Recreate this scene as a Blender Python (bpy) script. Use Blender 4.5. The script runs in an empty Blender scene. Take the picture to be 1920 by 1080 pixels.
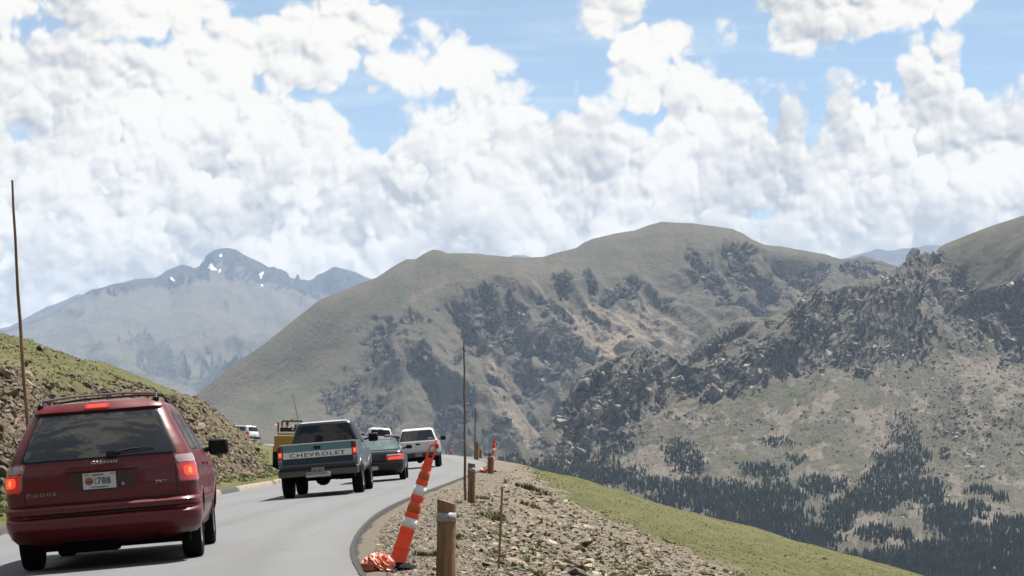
import bpy, bmesh, math, random
import numpy as np
from mathutils import Vector, Matrix
R = math.radians
random.seed(7)
rng = np.random.default_rng(11)
SC = bpy.context.scene
COL = SC.collection

# ------------------------------------------------------------------ camera
EYE = 1.4                      # camera height above the world origin
F, CX, CY = 3600.0, 960.0, 825.0   # focal length and eye level of the photograph, in its pixels
cam_d = bpy.data.cameras.new("camera")
cam = bpy.data.objects.new("camera", cam_d)
COL.objects.link(cam)
cam.location = (0, 0, EYE)
cam.rotation_euler = (R(90), 0, 0)
cam_d.sensor_width = 36.0
cam_d.lens = 36.0 * F / 1920.0
cam_d.shift_y = (CY - 540.0) / 1920.0
cam_d.clip_start = 0.1
cam_d.clip_end = 90000.0
SC.camera = cam

def P(px, py, D):
    """the point seen at a place of the photograph at depth D"""
    return Vector(((px - CX) / F * D, D, EYE + (CY - py) / F * D))

# ------------------------------------------------------------------ sun, sky, exposure
SUN_AZ, SUN_EL = 48.0, 65.0
sd = Vector((math.sin(R(SUN_AZ)) * math.cos(R(SUN_EL)), math.cos(R(SUN_AZ)) * math.cos(R(SUN_EL)), math.sin(R(SUN_EL))))
sun_l = bpy.data.lights.new("sun", 'SUN')
sun_l.energy = 4.6
sun_l.angle = R(0.5)
sun_l.color = (1.0, 0.965, 0.90)
sun = bpy.data.objects.new("sun", sun_l)
COL.objects.link(sun)
sun.rotation_euler = sd.to_track_quat('Z', 'Y').to_euler()

SC.view_settings.view_transform = 'Standard'
SC.view_settings.look = 'None'
SC.view_settings.gamma = 1.0
SC.view_settings.exposure = 1.5
SC.cycles.max_bounces = 6
SC.cycles.volume_bounces = 1
SC.cycles.transparent_max_bounces = 12
SC.cycles.caustics_reflective = False
SC.cycles.caustics_refractive = False
SC.cycles.sample_clamp_indirect = 4.0
SC.cycles.use_denoising = True

class NT:
    """short hand for building node trees"""
    def __init__(s, tree, dim='3D'):
        s.dim = dim; s.alb = 1.0; s.t = tree; s.n = tree.nodes; s.l = tree.links
    def new(s, typ, **kw):
        nd = s.n.new(typ)
        for k, v in kw.items(): setattr(nd, k, v)
        return nd
    def link(s, a, b): s.l.new(a, b)
    def put(s, sock, v):
        if isinstance(v, bpy.types.NodeSocket): s.l.new(v, sock)
        elif v is not None: sock.default_value = v
    def m(s, op, a, b=None, c=None, clamp=False):
        nd = s.new('ShaderNodeMath', operation=op); nd.use_clamp = clamp
        s.put(nd.inputs[0], a)
        if b is not None: s.put(nd.inputs[1], b)
        if c is not None: s.put(nd.inputs[2], c)
        return nd.outputs[0]
    def v(s, op, a, b=None, out=0):
        nd = s.new('ShaderNodeVectorMath', operation=op)
        s.put(nd.inputs[0], a)
        if b is not None:
            s.put(nd.inputs[3 if op == 'SCALE' else 1], b)
        return nd.outputs[out]
    def xyz(s, x, y, z=0.0):
        nd = s.new('ShaderNodeCombineXYZ'); s.put(nd.inputs[0], x); s.put(nd.inputs[1], y); s.put(nd.inputs[2], z)
        return nd.outputs[0]
    def sep(s, v):
        nd = s.new('ShaderNodeSeparateXYZ'); s.put(nd.inputs[0], v); return nd.outputs
    def noise(s, vec, scale, detail=4.0, rough=0.5, dist=0.0, col=False):
        nd = s.new('ShaderNodeTexNoise'); nd.noise_dimensions = s.dim; s.put(nd.inputs['Vector'], vec)
        nd.inputs['Scale'].default_value = scale; nd.inputs['Detail'].default_value = detail
        nd.inputs['Roughness'].default_value = rough; nd.inputs['Distortion'].default_value = dist
        return nd.outputs['Color' if col else 'Fac']
    def voro(s, vec, scale, feature='F1', detail=0.0, rough=0.5, smooth=1.0, out='Distance'):
        nd = s.new('ShaderNodeTexVoronoi', feature=feature); nd.voronoi_dimensions = s.dim; s.put(nd.inputs['Vector'], vec)
        nd.inputs['Scale'].default_value = scale
        nd.inputs['Detail'].default_value = detail; nd.inputs['Roughness'].default_value = rough
        if feature == 'SMOOTH_F1': nd.inputs['Smoothness'].default_value = smooth
        return nd.outputs[out]
    def ramp(s, fac, lo, hi, a=0.0, b=1.0, smooth=True):
        nd = s.new('ShaderNodeMapRange'); nd.interpolation_type = 'SMOOTHSTEP' if smooth else 'LINEAR'
        s.put(nd.inputs[0], fac); s.put(nd.inputs[1], lo); s.put(nd.inputs[2], hi)
        s.put(nd.inputs[3], a); s.put(nd.inputs[4], b)
        return nd.outputs[0]
    def mix(s, fac, a, b, typ='MIX'):
        nd = s.new('ShaderNodeMix', data_type='RGBA', blend_type=typ)
        s.put(nd.inputs[0], fac)
        s.put(nd.inputs[6], a if isinstance(a, bpy.types.NodeSocket) else (*(x * s.alb for x in a), 1.0))
        s.put(nd.inputs[7], b if isinstance(b, bpy.types.NodeSocket) else (*(x * s.alb for x in b), 1.0))
        return nd.outputs[2]
    def bump(s, h, strength=0.5, dist=0.05, normal=None):
        nd = s.new('ShaderNodeBump'); nd.inputs['Strength'].default_value = strength
        nd.inputs['Distance'].default_value = dist; s.put(nd.inputs['Height'], h)
        if normal is not None: s.put(nd.inputs['Normal'], normal)
        return nd.outputs[0]

# ---- the sky: a Nishita sky with cumulus banks of fractal noise laid out by direction
TOPS = [(-200, 150), (0, 250), (120, 230), (250, 225), (330, 205), (430, 178), (500, 162), (560, 166), (640, 192), (680, 236), (715, 232), (735, 192),
        (778, 190), (800, 212), (860, 196), (880, 166), (940, 152), (1000, 184), (1050, 196), (1100, 178), (1160, 190), (1215, 245), (1250, 190),
        (1290, 140), (1340, 156), (1400, 172), (1440, 166), (1500, 192), (1530, 238), (1550, 205), (1620, 180), (1660, 186), (1690, 125), (1780, 92),
        (1830, 118), (1880, 190), (1925, 185), (2100, 120)]
TOPS2 = [(-200, 250), (0, 300), (130, 320), (230, 270), (330, 310), (420, 330), (470, 255), (540, 240), (640, 275), (700, 330), (760, 290), (830, 250), (930, 260), (1020, 300), (1090, 275),
         (1150, 310), (1230, 330), (1300, 260), (1370, 230), (1450, 270), (1530, 320), (1600, 262), (1680, 240), (1760, 262), (1830, 300), (1920, 250), (2100, 240)]
TOPS3 = [(-200, 400), (0, 380), (90, 345), (170, 360), (250, 330), (330, 385), (420, 440), (520, 430), (600, 405), (700, 450), (800, 425), (870, 380), (930, 365), (1000, 400), (1100, 420), (1180, 360),
         (1260, 345), (1330, 380), (1420, 400), (1500, 365), (1580, 345), (1680, 385), (1760, 350), (1850, 330), (1920, 360), (2100, 380)]
def puff_group():
    """billowing cumulus relief: rounded lobes with sharp creases, broken up by fractal noise"""
    g = bpy.data.node_groups.new("puff", 'ShaderNodeTree')
    g.interface.new_socket("q", in_out='INPUT', socket_type='NodeSocketVector')
    g.interface.new_socket("puff", in_out='OUTPUT', socket_type='NodeSocketFloat')
    t = NT(g, '2D'); q0 = t.new('NodeGroupInput').outputs[0]
    wv = t.v('SUBTRACT', t.noise(q0, 7.0, 5, 0.5, col=True), (0.5, 0.5, 0.5))
    q = t.v('ADD', q0, t.v('SCALE', wv, 0.07))
    v1 = t.voro(q, 4.6, 'F1', 0.0); v2 = t.voro(q, 14.0, 'F1', 2.0, 0.5)
    n1 = t.noise(q0, 6.0, 10, 0.60)
    p = t.m('ADD', t.m('MULTIPLY', t.m('MULTIPLY', v1, v1), -0.80), t.m('MULTIPLY', t.m('MULTIPLY', v2, v2), -0.27))
    p = t.m('ADD', p, t.m('MULTIPLY', n1, 0.80))
    t.link(p, t.new('NodeGroupOutput').inputs[0])
    return g
def top_curve(t, sx, pts):
    fc = t.new('ShaderNodeFloatCurve'); cv = fc.mapping.curves[0]
    xs = [((x + 300) / 2500.0, 1 - y / 500.0) for x, y in pts]
    cv.points[0].location = (0, xs[0][1]); cv.points[1].location = (1, xs[-1][1])
    for a_, b_ in xs: cv.points.new(a_, b_)
    fc.mapping.update()
    t.put(fc.inputs['Value'], t.m('DIVIDE', t.m('ADD', sx, 1.26), 2.5))
    return t.m('SUBTRACT', 0.825, t.m('MULTIPLY', t.m('SUBTRACT', 1.0, fc.outputs[0]), 0.5))
def blob_mask(t, q, mask):
    blobs = [(40, 110, 135, 110, 1), (180, 20, 200, 42, 1), (340, 15, 105, 50, 1), (20, 0, 160, 70, 1), (140, 200, 130, 90, 1), (260, 160, 110, 60, 1),
             (440, 110, 110, 80, 1), (560, 105, 140, 75, 1), (680, 70, 120, 75, 1), (740, 120, 120, 60, 1), (400, 190, 110, 60, 1), (700, 165, 40, 24, .8),
             (1160, 30, 62, 58, 1), (1195, 90, 78, 80, 1), (1205, 165, 60, 55, .8), (1085, 180, 30, 50, .6), (1300, 175, 50, 40, .7),
             (1500, 15, 120, 50, 1), (1640, 5, 190, 38, 1), (1480, 70, 40, 24, .7), (1378, 40, 26, 26, .45), (1775, 165, 70, 75, 1), (1600, 225, 60, 30, .8), (870, 130, 34, 20, .4),
             (-700, 100, 300, 130, 1), (2700, 60, 300, 150, 1), (2300, -500, 400, 200, 1), (300, -700, 500, 180, 1), (1400, -900, 500, 200, 1)]
    for bx, by, rx, ry, k in blobs:
        d = t.v('MULTIPLY', t.v('SUBTRACT', q, ((bx - 960) / 1000., (825 - by) / 1000., 0)), (1000. / rx, 1000. / ry, 0))
        L = t.v('LENGTH', d, out=1)
        mask = t.m('SMOOTH_MAX', mask, t.m('MULTIPLY', t.m('SUBTRACT', 1.06, L), 2.1 * k), 0.4)
    return mask

world = bpy.data.worlds.new("World")
SC.world = world
world.use_nodes = True
world.cycles.sampling_method = 'MANUAL'
world.cycles.sample_map_resolution = 512
w = NT(world.node_tree, '2D')
w.n.clear()
sky = w.new('ShaderNodeTexSky', sky_type='NISHITA')
sky.sun_disc = False
sky.sun_elevation = R(SUN_EL)
sky.sun_rotation = R(SUN_AZ)
sky.altitude = 3600.0
sky.air_density = 1.0
sky.dust_density = 0.4
sky.ozone_density = 1.5
SKY_STRENGTH = 0.064
dirv = w.new('ShaderNodeTexCoord').outputs['Generated']
dx, dy, dz = w.sep(dirv)
ay = w.m('MAXIMUM', w.m('ABSOLUTE', dy), 0.12)
qx = w.m('MULTIPLY', w.m('DIVIDE', dx, ay), 3.6)
qy = w.m('MULTIPLY', w.m('DIVIDE', dz, ay), 3.6)
q = w.xyz(qx, qy, w.m('MULTIPLY', w.m('SIGN', dy), 0.0))
PG = puff_group()
def puff(vec):
    g = w.new('ShaderNodeGroup'); g.node_tree = PG; w.link(vec, g.inputs[0]); return g.outputs[0]
def cloud_layer(off, pts, amp, soft, blobs, bias):
    """one bank of cumulus: returns coverage and how brightly its surface is lit"""
    qq = w.v('ADD', q, off)
    p1 = puff(qq); p2 = puff(w.v('ADD', qq, (0.007, 0.012, 0)))
    bank = w.m('DIVIDE', w.m('SUBTRACT', top_curve(w, qx, pts), qy), 0.05)
    mask = w.m('MINIMUM', bank, 1.8)
    if blobs:
        mask = blob_mask(w, q, mask)
        hi = w.m('MULTIPLY', w.m('SUBTRACT', w.noise(q, 0.45, 3, 0.5), 0.52), 14.0)
        mask = w.m('MAXIMUM', mask, w.m('SUBTRACT', hi, w.ramp(qy, 1.6, 1.1, 0, 12)))
    pz_ = w.m('MULTIPLY', w.m('SUBTRACT', p1, -0.05 if blobs else 0.08), amp)
    dens = w.m('ADD', mask, pz_)
    al = w.ramp(dens, 0.0, soft)
    deep = w.ramp(w.m('ADD', bank, w.m('MULTIPLY', p1, 3.0)), 0.2, 3.4, 0.24, -0.26)
    lit = w.m('ADD', w.m('ADD', bias, deep), w.m('MULTIPLY', w.m('SUBTRACT', p1, p2), 2.4))
    lit = w.m('ADD', lit, w.m('MULTIPLY', p1, 0.55))
    big = w.noise(w.v('ADD', qq, (3.1, 1.7, 0)), 3.2, 3, 0.5)
    return al, w.m('ADD', lit, w.m('MULTIPLY', w.m('SUBTRACT', big, 0.5), 2.3))
skyc = w.mix(1.0, sky.outputs[0], (0.66, 0.76, 0.72), 'MULTIPLY')
skyc = w.mix(0.20, skyc, (4.4, 4.9, 5.1))
cirrus = w.ramp(w.noise(w.v('MULTIPLY', q, (1.0, 9.0, 1.0)), 2.2, 6, 0.6), 0.45, 0.8, 0.0, 0.45)
final = w.mix(cirrus, skyc, (3.8, 4.5, 5.0))
sep_top = w.ramp(w.v('LENGTH', w.v('MULTIPLY', w.v('SUBTRACT', q, (0.56, 0.80, 0)), (3.2, 12.0, 0)), out=1), 1.3, 0.3, 0.0, 0.45)
low = w.ramp(qy, 0.50, 0.33, 0.0, 0.22, smooth=False)
for off, pts, amp, soft, blobs, bias in (((0, 0, 0), TOPS, 3.7, 0.85, True, 0.74), ((5.3, 2.2, 0), TOPS2, 8.0, 0.9, False, 0.70), ((9.7, 6.1, 0), TOPS3, 9.0, 1.8, False, 0.66)):
    al, lit = cloud_layer(off, pts, amp, soft, blobs, bias)
    lit = w.m('SUBTRACT', lit, low)
    if blobs: lit = w.m('SUBTRACT', lit, sep_top)
    ccol = w.mix(w.ramp(lit, 0.0, 1.0, smooth=False), (2.50, 2.55, 2.62), (5.7, 5.4, 4.9))
    final = w.mix(al, final, ccol)
bg = w.new('ShaderNodeBackground'); bg.inputs[1].default_value = SKY_STRENGTH
w.link(final, bg.inputs[0])
wo = w.new('ShaderNodeOutputWorld'); w.link(bg.outputs[0], wo.inputs[0])

# ------------------------------------------------------------------ numpy noise
_perm = np.random.default_rng(5).permutation(4096)
_ga = np.random.default_rng(6).random(4096) * 2 * np.pi
_gx, _gy = np.cos(_ga), np.sin(_ga)
def pn(x, y, seed=0):
    xi = np.floor(x).astype(np.int64); yi = np.floor(y).astype(np.int64)
    xf = x - xi; yf = y - yi
    u = xf * xf * xf * (xf * (xf * 6 - 15) + 10); v = yf * yf * yf * (yf * (yf * 6 - 15) + 10)
    def g(i, j, a, b):
        h = _perm[(_perm[(i + seed * 57) & 4095] + j) & 4095]
        return _gx[h] * a + _gy[h] * b
    n00 = g(xi, yi, xf, yf); n10 = g(xi + 1, yi, xf - 1, yf)
    n01 = g(xi, yi + 1, xf, yf - 1); n11 = g(xi + 1, yi + 1, xf - 1, yf - 1)
    return ((n00 * (1 - u) + n10 * u) * (1 - v) + (n01 * (1 - u) + n11 * u) * v) * 1.5
def fbm(x, y, o=5, gain=0.5, seed=0):
    s = np.zeros(np.broadcast(x, y).shape); a = 1.0; f = 1.0
    for i in range(o):
        s = s + a * pn(x * f, y * f, seed + i); a *= gain; f *= 2.03
    return s
def ridged(x, y, o=5, gain=0.5, seed=0):
    s = np.zeros(np.broadcast(x, y).shape); a = 1.0; f = 1.0; w_ = 1.0
    for i in range(o):
        n = 1 - np.abs(pn(x * f, y * f, seed + i)); n = n * n * w_
        s = s + a * n; w_ = np.clip(n * 1.6, 0, 1); a *= gain; f *= 2.07
    return s
def sstep(a, b, x):
    t = np.clip((x - a) / (b - a), 0, 1); return t * t * (3 - 2 * t)
def pl(pts, x):
    """piecewise linear through [(x, y) ...]"""
    a = np.array(pts, float); return np.interp(x, a[:, 0], a[:, 1])

# ------------------------------------------------------------------ mesh and material helpers
def arr_mesh(name, V, Fq, mat=None, smooth=False, colors=None, parent=None):
    """V (n,3) array, Fq (m,3) or (m,4) array"""
    me = bpy.data.meshes.new(name)
    V = np.asarray(V, np.float32); Fq = np.asarray(Fq, np.int32)
    me.vertices.add(len(V)); me.vertices.foreach_set('co', V.ravel())
    k = Fq.shape[1]
    me.loops.add(Fq.size); me.loops.foreach_set('vertex_index', Fq.ravel())
    me.polygons.add(len(Fq)); me.polygons.foreach_set('loop_start', np.arange(0, Fq.size, k, dtype=np.int32))
    me.update(calc_edges=True)
    me.polygons.foreach_set('use_smooth', np.full(len(Fq), smooth))
    if colors is not None:
        for cn, c in colors.items():
            at = me.color_attributes.new(cn, 'FLOAT_COLOR', 'POINT')
            c4 = np.ones((len(V), 4), np.float32); c4[:, :c.shape[1]] = c
            at.data.foreach_set('color', c4.ravel())
    o = bpy.data.objects.new(name, me); COL.objects.link(o)
    if mat: me.materials.append(mat)
    if parent: o.parent = parent
    return o
def grid_faces(nr, nc):
    i = np.arange(nr - 1)[:, None] * nc + np.arange(nc - 1)[None, :]
    i = i.ravel()
    return np.stack([i, i + 1, i + nc + 1, i + nc], 1)
def tag(o, label=None, cat=None, group=None, kind=None):
    if label: o['label'] = label
    if cat: o['category'] = cat
    if group: o['group'] = group
    if kind: o['kind'] = kind
    return o
ALB = 0.62            # all surface colours below are scaled to the exposure in use
def principled(name):
    m = bpy.data.materials.new(name); m.use_nodes = True
    t = NT(m.node_tree); t.alb = ALB; b = t.n['Principled BSDF']
    return m, t, b
MATS = {}
def simple(name, col, rough=0.5, metal=0.0, coat=0.0, emit=None, es=0.0, spec=0.5, var=0.0, vscale=8.0, bump=0.0):
    """a plain material with a little procedural unevenness"""
    if name in MATS: return MATS[name]
    m, t, b = principled(name)
    oc = t.new('ShaderNodeTexCoord').outputs['Object']
    n = t.noise(oc, vscale, 6, 0.6)
    v = max(var, 0.06)
    c = t.mix(t.ramp(n, 0.3, 0.7), tuple(x * (1 - v) for x in col), tuple(min(1, x * (1 + v)) for x in col))
    t.link(c, b.inputs['Base Color'])
    t.link(t.ramp(n, 0.25, 0.75, max(0.02, rough * 0.85), min(1, rough * 1.15)), b.inputs['Roughness'])
    b.inputs['Metallic'].default_value = metal
    b.inputs['Coat Weight'].default_value = coat
    b.inputs['Coat Roughness'].default_value = 0.06
    b.inputs['Specular IOR Level'].default_value = spec
    if bump: t.link(t.bump(t.noise(oc, vscale * 3, 5, 0.6), bump, 0.01), b.inputs['Normal'])
    if emit:
        b.inputs['Emission Color'].default_value = (*emit, 1); b.inputs['Emission Strength'].default_value = es
    MATS[name] = m
    return m

# ------------------------------------------------------------------ near ground: road plane, banks
EDGE_R = [(-60, 5.5), (-30, 4.2), (0, 1.6), (8, -0.2), (17.2, -1.45), (21, -1.75), (26, -2.0), (32, -2.15), (38, -2.05), (47, -1.75), (56, -1.45), (70, -1.1), (82, -1.0),
          (100, -1.4), (127, -2.6), (150, -4.2), (168, -6.5), (178, -10), (188, -17), (196, -27), (202, -40), (206, -60), (208, -100), (212, -160)]
EDGE_L = [(-60, -2.0), (-30, -3.3), (0, -6.2), (15, -8.5), (34, -9.3), (60, -9.2), (72, -9.15), (85, -9.9), (95, -11.2), (107, -13.3), (135, -16.8), (155, -19.6), (168, -25), (178, -34), (184, -46),
          (188, -60), (194, -100), (200, -170)]
def smooth_pl(pts, x, k=3.0):
    return (pl(pts, x) + pl(pts, x - k) + pl(pts, x + k) + pl(pts, x - k * .5) + pl(pts, x + k * .5)) / 5
def xr(Y): return smooth_pl(EDGE_R, Y)
def xl(Y): return smooth_pl(EDGE_L, Y)
def plane(X, Y):
    """height of the road surface"""
    X = np.asarray(X, float); Y = np.asarray(Y, float)
    z1 = -0.985 + 0.08 * np.clip(X, -16, 3.0)
    z2 = -0.974 - 0.0493 * np.clip(X, -60, 0) - 0.0032 * Y
    b = sstep(88, 142, Y)
    return EYE + z1 * (1 - b) + z2 * b
def ground(X, Y, rough=True):
    X = np.asarray(X, float); Y = np.asarray(Y, float)
    er, el_ = xr(Y), xl(Y)
    s = X - er
    zr = plane(er, Y)
    n1 = fbm(X / 6.0, Y / 6.0, 4, 0.5, 3); n2 = fbm(X / 0.7, Y / 0.7, 3, 0.55, 9)
    # right: shoulder, then a slope that steepens beyond a crest
    drop = 0.04 + 0.03 * np.clip(s, 0, 1.6) + 0.275 * np.clip(s - 1.5, 0, None)
    fall = np.clip(Y - 84 - 0.10 * s, 0, None)
    drop = drop + sstep(2.0, 7.0, s) * (0.0045 * fall ** 2 * np.clip(1.0, 0, 1) ) + sstep(0.8, 4, s) * np.clip(Y - 125, 0, None) * 0.02
    drop = np.minimum(drop, 60 + 0.45 * np.clip(s, 0, None))
    zR = zr - drop + sstep(0.5, 4, s) * (0.16 * n1) + sstep(0.1, 1.2, s) * 0.030 * n2 * (1 + 1.2 * sstep(1, 4, s) * (Y < 60))
    # left: verge, rubble cut, turf
    q_ = el_ - X
    zl = plane(el_, Y)
    r = 0.16 + 0.22 * np.clip(q_, 0, 1.1) + 0.86 * np.clip(q_ - 1.1, 0, 3.5) + 0.40 * np.clip(q_ - 4.6, 0, 6.5) + 0.12 * np.clip(q_ - 11.1, 0, None)
    nose = 1 - sstep(128, 172, Y + 0.4 * q_)
    r = r * (0.05 + 0.95 * nose) 
    zL = zl + r + sstep(0.6, 2.5, q_) * (0.22 * n1 + 0.10 * n2 * (1 - sstep(4.5, 6.5, q_)) + 0.02 * n2)
    zm = plane(X, Y) - 0.06
    z = np.where(s > 0, zR, np.where(q_ > 0, zL, zm))
    return z
def gz(x, y): return float(ground(np.array([x]), np.array([y]))[0])
def hit(px, py, d0=11.0, d1=160.0):
    """depth at which the line of sight through a place of the photograph meets the ground"""
    D = np.geomspace(d0, d1, 4000); X = (px - CX) / F * D; Z = EYE + (CY - py) / F * D
    k = np.nonzero(Z < np.where((X < xr(D)) & (X > xl(D)), plane(X, D), ground(X, D)))[0]
    return float(D[k[0]]) if len(k) else d1
def pz(x, y): return float(plane(x, y))

def near_ground():
    ys = np.concatenate([np.arange(-60, 8, 2.0), np.arange(8, 12, 0.4), np.arange(12, 62, 0.17), np.arange(62, 125, 0.45), np.arange(125, 220, 1.5), np.arange(220, 520, 12)])
    tx = np.concatenate([np.arange(-150, -40, 5.0), np.arange(-40, -18, 0.8), np.arange(-18, 11, 0.17), np.arange(11, 45, 0.5), np.arange(45, 170, 5)])
    X, Y = np.meshgrid(tx, ys)
    Z = ground(X, Y)
    er, el_ = xr(Y), xl(Y)
    s = X - er; q_ = el_ - X
    nz = fbm(X / 3.0, Y / 3.0, 4, 0.55, 21); nf = fbm(X / 0.8, Y / 0.8, 3, 0.6, 33)
    xb = pl([(8, 7.5), (20, 5.6), (33, 4.3), (45, 2.9), (53, 1.4), (60, 0.7), (80, 0.5), (120, 1.0)], Y)
    mead = sstep(-0.6, 0.9, (X - xb) + 0.7 * nz + 0.3 * nf)
    turf = sstep(4.3, 6.0, q_ + 1.6 * nz + 0.5 * nf) + (1 - sstep(0.7, 1.5, q_ + 0.4 * nz)) + sstep(0.15, 0.5, nz + 0.3 * nf) * 0.9
    g = np.where(s > 0, mead, np.where(q_ > 0, np.clip(turf, 0, 1), 0))
    gravel = np.where(s > 0, 1 - sstep(1.2, 2.8, s + 0.5 * nz), 0)
    c = np.stack([g.ravel(), gravel.ravel(), (q_ > 0).ravel().astype(float)], 1)
    V = np.stack([X.ravel(), Y.ravel(), Z.ravel()], 1)
    m, t, b = principled('near_ground')
    at = t.new('ShaderNodeAttribute', attribute_name='cov').outputs['Color']
    gr, gv, lf = t.sep(at)
    oc = t.new('ShaderNodeTexCoord').outputs['Object']
    fine = t.noise(oc, 9.0, 6, 0.7); mid = t.noise(oc, 1.1, 5, 0.6); vf = t.noise(oc, 38.0, 4, 0.65)
    lng = t.noise(t.v('MULTIPLY', oc, (0.25, 1.0, 1.0)), 0.35, 4, 0.55)
    soilR = t.mix(t.ramp(fine, 0.3, 0.7), (0.150, 0.120, 0.088), (0.30, 0.25, 0.195))
    soilL = t.mix(t.ramp(fine, 0.35, 0.65), (0.085, 0.064, 0.040), (0.20, 0.155, 0.105))
    soil = t.mix(lf, soilR, soilL)
    grv = t.mix(t.ramp(vf, 0.3, 0.7), (0.145, 0.118, 0.090), (0.28, 0.235, 0.185))
    base = t.mix(gv, soil, grv)
    gcol = t.mix(t.ramp(mid, 0.32, 0.68), (0.085, 0.098, 0.030), (0.148, 0.138, 0.055))
    gcol = t.mix(t.ramp(lng, 0.40, 0.75, 0, 0.65), gcol, (0.180, 0.155, 0.080))
    gcol = t.mix(t.ramp(vf, 0.5, 0.8, 0, 0.6), gcol, (0.045, 0.060, 0.016))
    gk = t.ramp(t.m('ADD', gr, t.m('MULTIPLY', t.m('SUBTRACT', fine, 0.5), 1.3)), 0.3, 0.7)
    t.link(t.mix(gk, base, gcol), b.inputs['Base Color'])
    b.inputs['Roughness'].default_value = 0.95
    b.inputs['Specular IOR Level'].default_value = 0.15
    h = t.m('ADD', fine, t.m('MULTIPLY', vf, 0.35))
    t.link(t.bump(h, 0.9, 0.10), b.inputs['Normal'])
    o = arr_mesh('ground', V, grid_faces(len(ys), len(tx)), m, True, {'cov': c})
    tag(o, 'stony and grassy ground on both sides of the mountain road', kind='structure')

def road():
    ys = np.concatenate([np.arange(-60, 12, 2.0), np.arange(12, 120, 0.5), np.arange(120, 212, 1.0)])
    n = 30
    er, el_ = xr(ys), xl(ys)
    T = np.linspace(0, 1, n)
    X = el_[:, None] + (er - el_)[:, None] * T[None]
    Y = np.repeat(ys[:, None], n, 1)
    Z = plane(X, Y)
    m, t, b = principled('asphalt')
    oc = t.new('ShaderNodeTexCoord').outputs['Object']
    vf = t.noise(oc, 60.0, 4, 0.7); big = t.noise(t.v('MULTIPLY', oc, (1.0, 0.12, 1)), 0.9, 4, 0.5); pat = t.noise(oc, 0.5, 5, 0.6)
    c = t.mix(t.ramp(vf, 0.3, 0.7), (0.145, 0.147, 0.152), (0.21, 0.212, 0.217))
    c = t.mix(t.ramp(big, 0.35, 0.7, 0, 0.30), c, (0.115, 0.116, 0.12))
    c = t.mix(t.ramp(pat, 0.5, 0.75, 0, 0.35), c, (0.20, 0.20, 0.20))
    ats = t.new('ShaderNodeAttribute', attribute_name='lane').outputs['Fac']
    trk = t.ramp(t.m('ABSOLUTE', t.m('SUBTRACT', t.m('ABSOLUTE', t.m('SUBTRACT', t.m('FRACT', t.m('MULTIPLY', ats, 2.0)), 0.5)), 0.22)), 0.10, 0.0, 0, 0.30)
    c = t.mix(t.m('MULTIPLY', trk, t.ramp(big, 0.2, 0.6)), c, (0.115, 0.116, 0.118))
    crk = t.new('ShaderNodeTexVoronoi', feature='DISTANCE_TO_EDGE'); crk.inputs['Scale'].default_value = 0.16
    t.link(t.v('ADD', oc, t.v('SCALE', t.noise(oc, 1.2, 4, 0.6, col=True), 1.2)), crk.inputs['Vector'])
    c = t.mix(t.m('MULTIPLY', t.ramp(crk.outputs['Distance'], 0.0035, 0.0, 0, 0.7), t.ramp(pat, 0.45, 0.6)), c, (0.05, 0.05, 0.05))
    c = t.mix(t.ramp(ats, 0.955, 1.0, 0, 0.35), c, (0.16, 0.14, 0.12))
    t.link(c, b.inputs['Base Color']); b.inputs['Roughness'].default_value = 0.85
    b.inputs['Specular IOR Level'].default_value = 0.3
    t.link(t.bump(vf, 0.5, 0.012), b.inputs['Normal'])
    V = np.stack([X.ravel(), Y.ravel(), Z.ravel()], 1)
    o = arr_mesh('road', V, grid_faces(len(ys), n), m, True)
    at_ = o.data.attributes.new('lane', 'FLOAT', 'POINT'); at_.data.foreach_set('value', np.repeat(T[None], len(ys), 0).ravel().astype(np.float32))
    tag(o, 'fresh grey asphalt mountain road without markings', kind='structure')
    # raw dark border of the new asphalt, sloping down to the gravel
    m2, t, b = principled('raw_asphalt_edge')
    oc = t.new('ShaderNodeTexCoord').outputs['Object']
    vf = t.noise(oc, 30.0, 5, 0.7)
    t.link(t.mix(t.ramp(vf, 0.35, 0.7), (0.018, 0.018, 0.02), (0.075, 0.072, 0.07)), b.inputs['Base Color'])
    b.inputs['Roughness'].default_value = 0.95
    t.link(t.bump(vf, 1.0, 0.04), b.inputs['Normal'])
    ys = np.concatenate([np.arange(-60, 12, 1.0), np.arange(12, 80, 0.12), np.arange(80, 205, 0.5)])
    er = xr(ys)
    wv = 0.20 + 0.05 * fbm(ys / 1.3, ys * 0, 4, 0.6, 4)
    prof = [(-0.03, 0.006), (0.02, 0.004), (0.10, -0.035), (1.0, -0.11), (1.3, -0.2)]
    rows = []
    for j, (k, dz_) in enumerate(prof):
        off = k if j < 2 else k * wv
        jit = 0.012 * fbm(ys * 3, ys * 0 + j * 7, 3, 0.6, 8)
        rows.append(np.stack([er + off + (jit if j >= 2 else jit * .5), ys, plane(er, ys) + dz_ + (jit if j >= 2 else 0)], 1))
    V = np.stack(rows, 1).reshape(-1, 3)
    o = arr_mesh('road_edge', V, grid_faces(len(ys), len(prof)), m2, True)
    tag(o, 'dark crumbly edge of the new asphalt above the gravel', kind='structure')
    # kerb on the left
    mk, t, b = principled('kerb_concrete')
    oc = t.new('ShaderNodeTexCoord').outputs['Object']
    k1 = t.noise(oc, 6.0, 6, 0.65)
    c = t.mix(t.ramp(k1, 0.3, 0.7), (0.20, 0.155, 0.11), (0.34, 0.28, 0.21))
    yy = t.sep(oc)[1]
    seam = t.ramp(t.m('ABSOLUTE', t.m('SUBTRACT', t.m('FRACT', t.m('DIVIDE', yy, 3.0)), 0.5)), 0.0, 0.01, 1, 0)
    c = t.mix(t.m('MULTIPLY', seam, 0.7), c, (0.06, 0.05, 0.04))
    dk = t.m('MULTIPLY', t.ramp(yy, 60.2, 60.6), t.ramp(yy, 64.6, 63.9))
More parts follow.
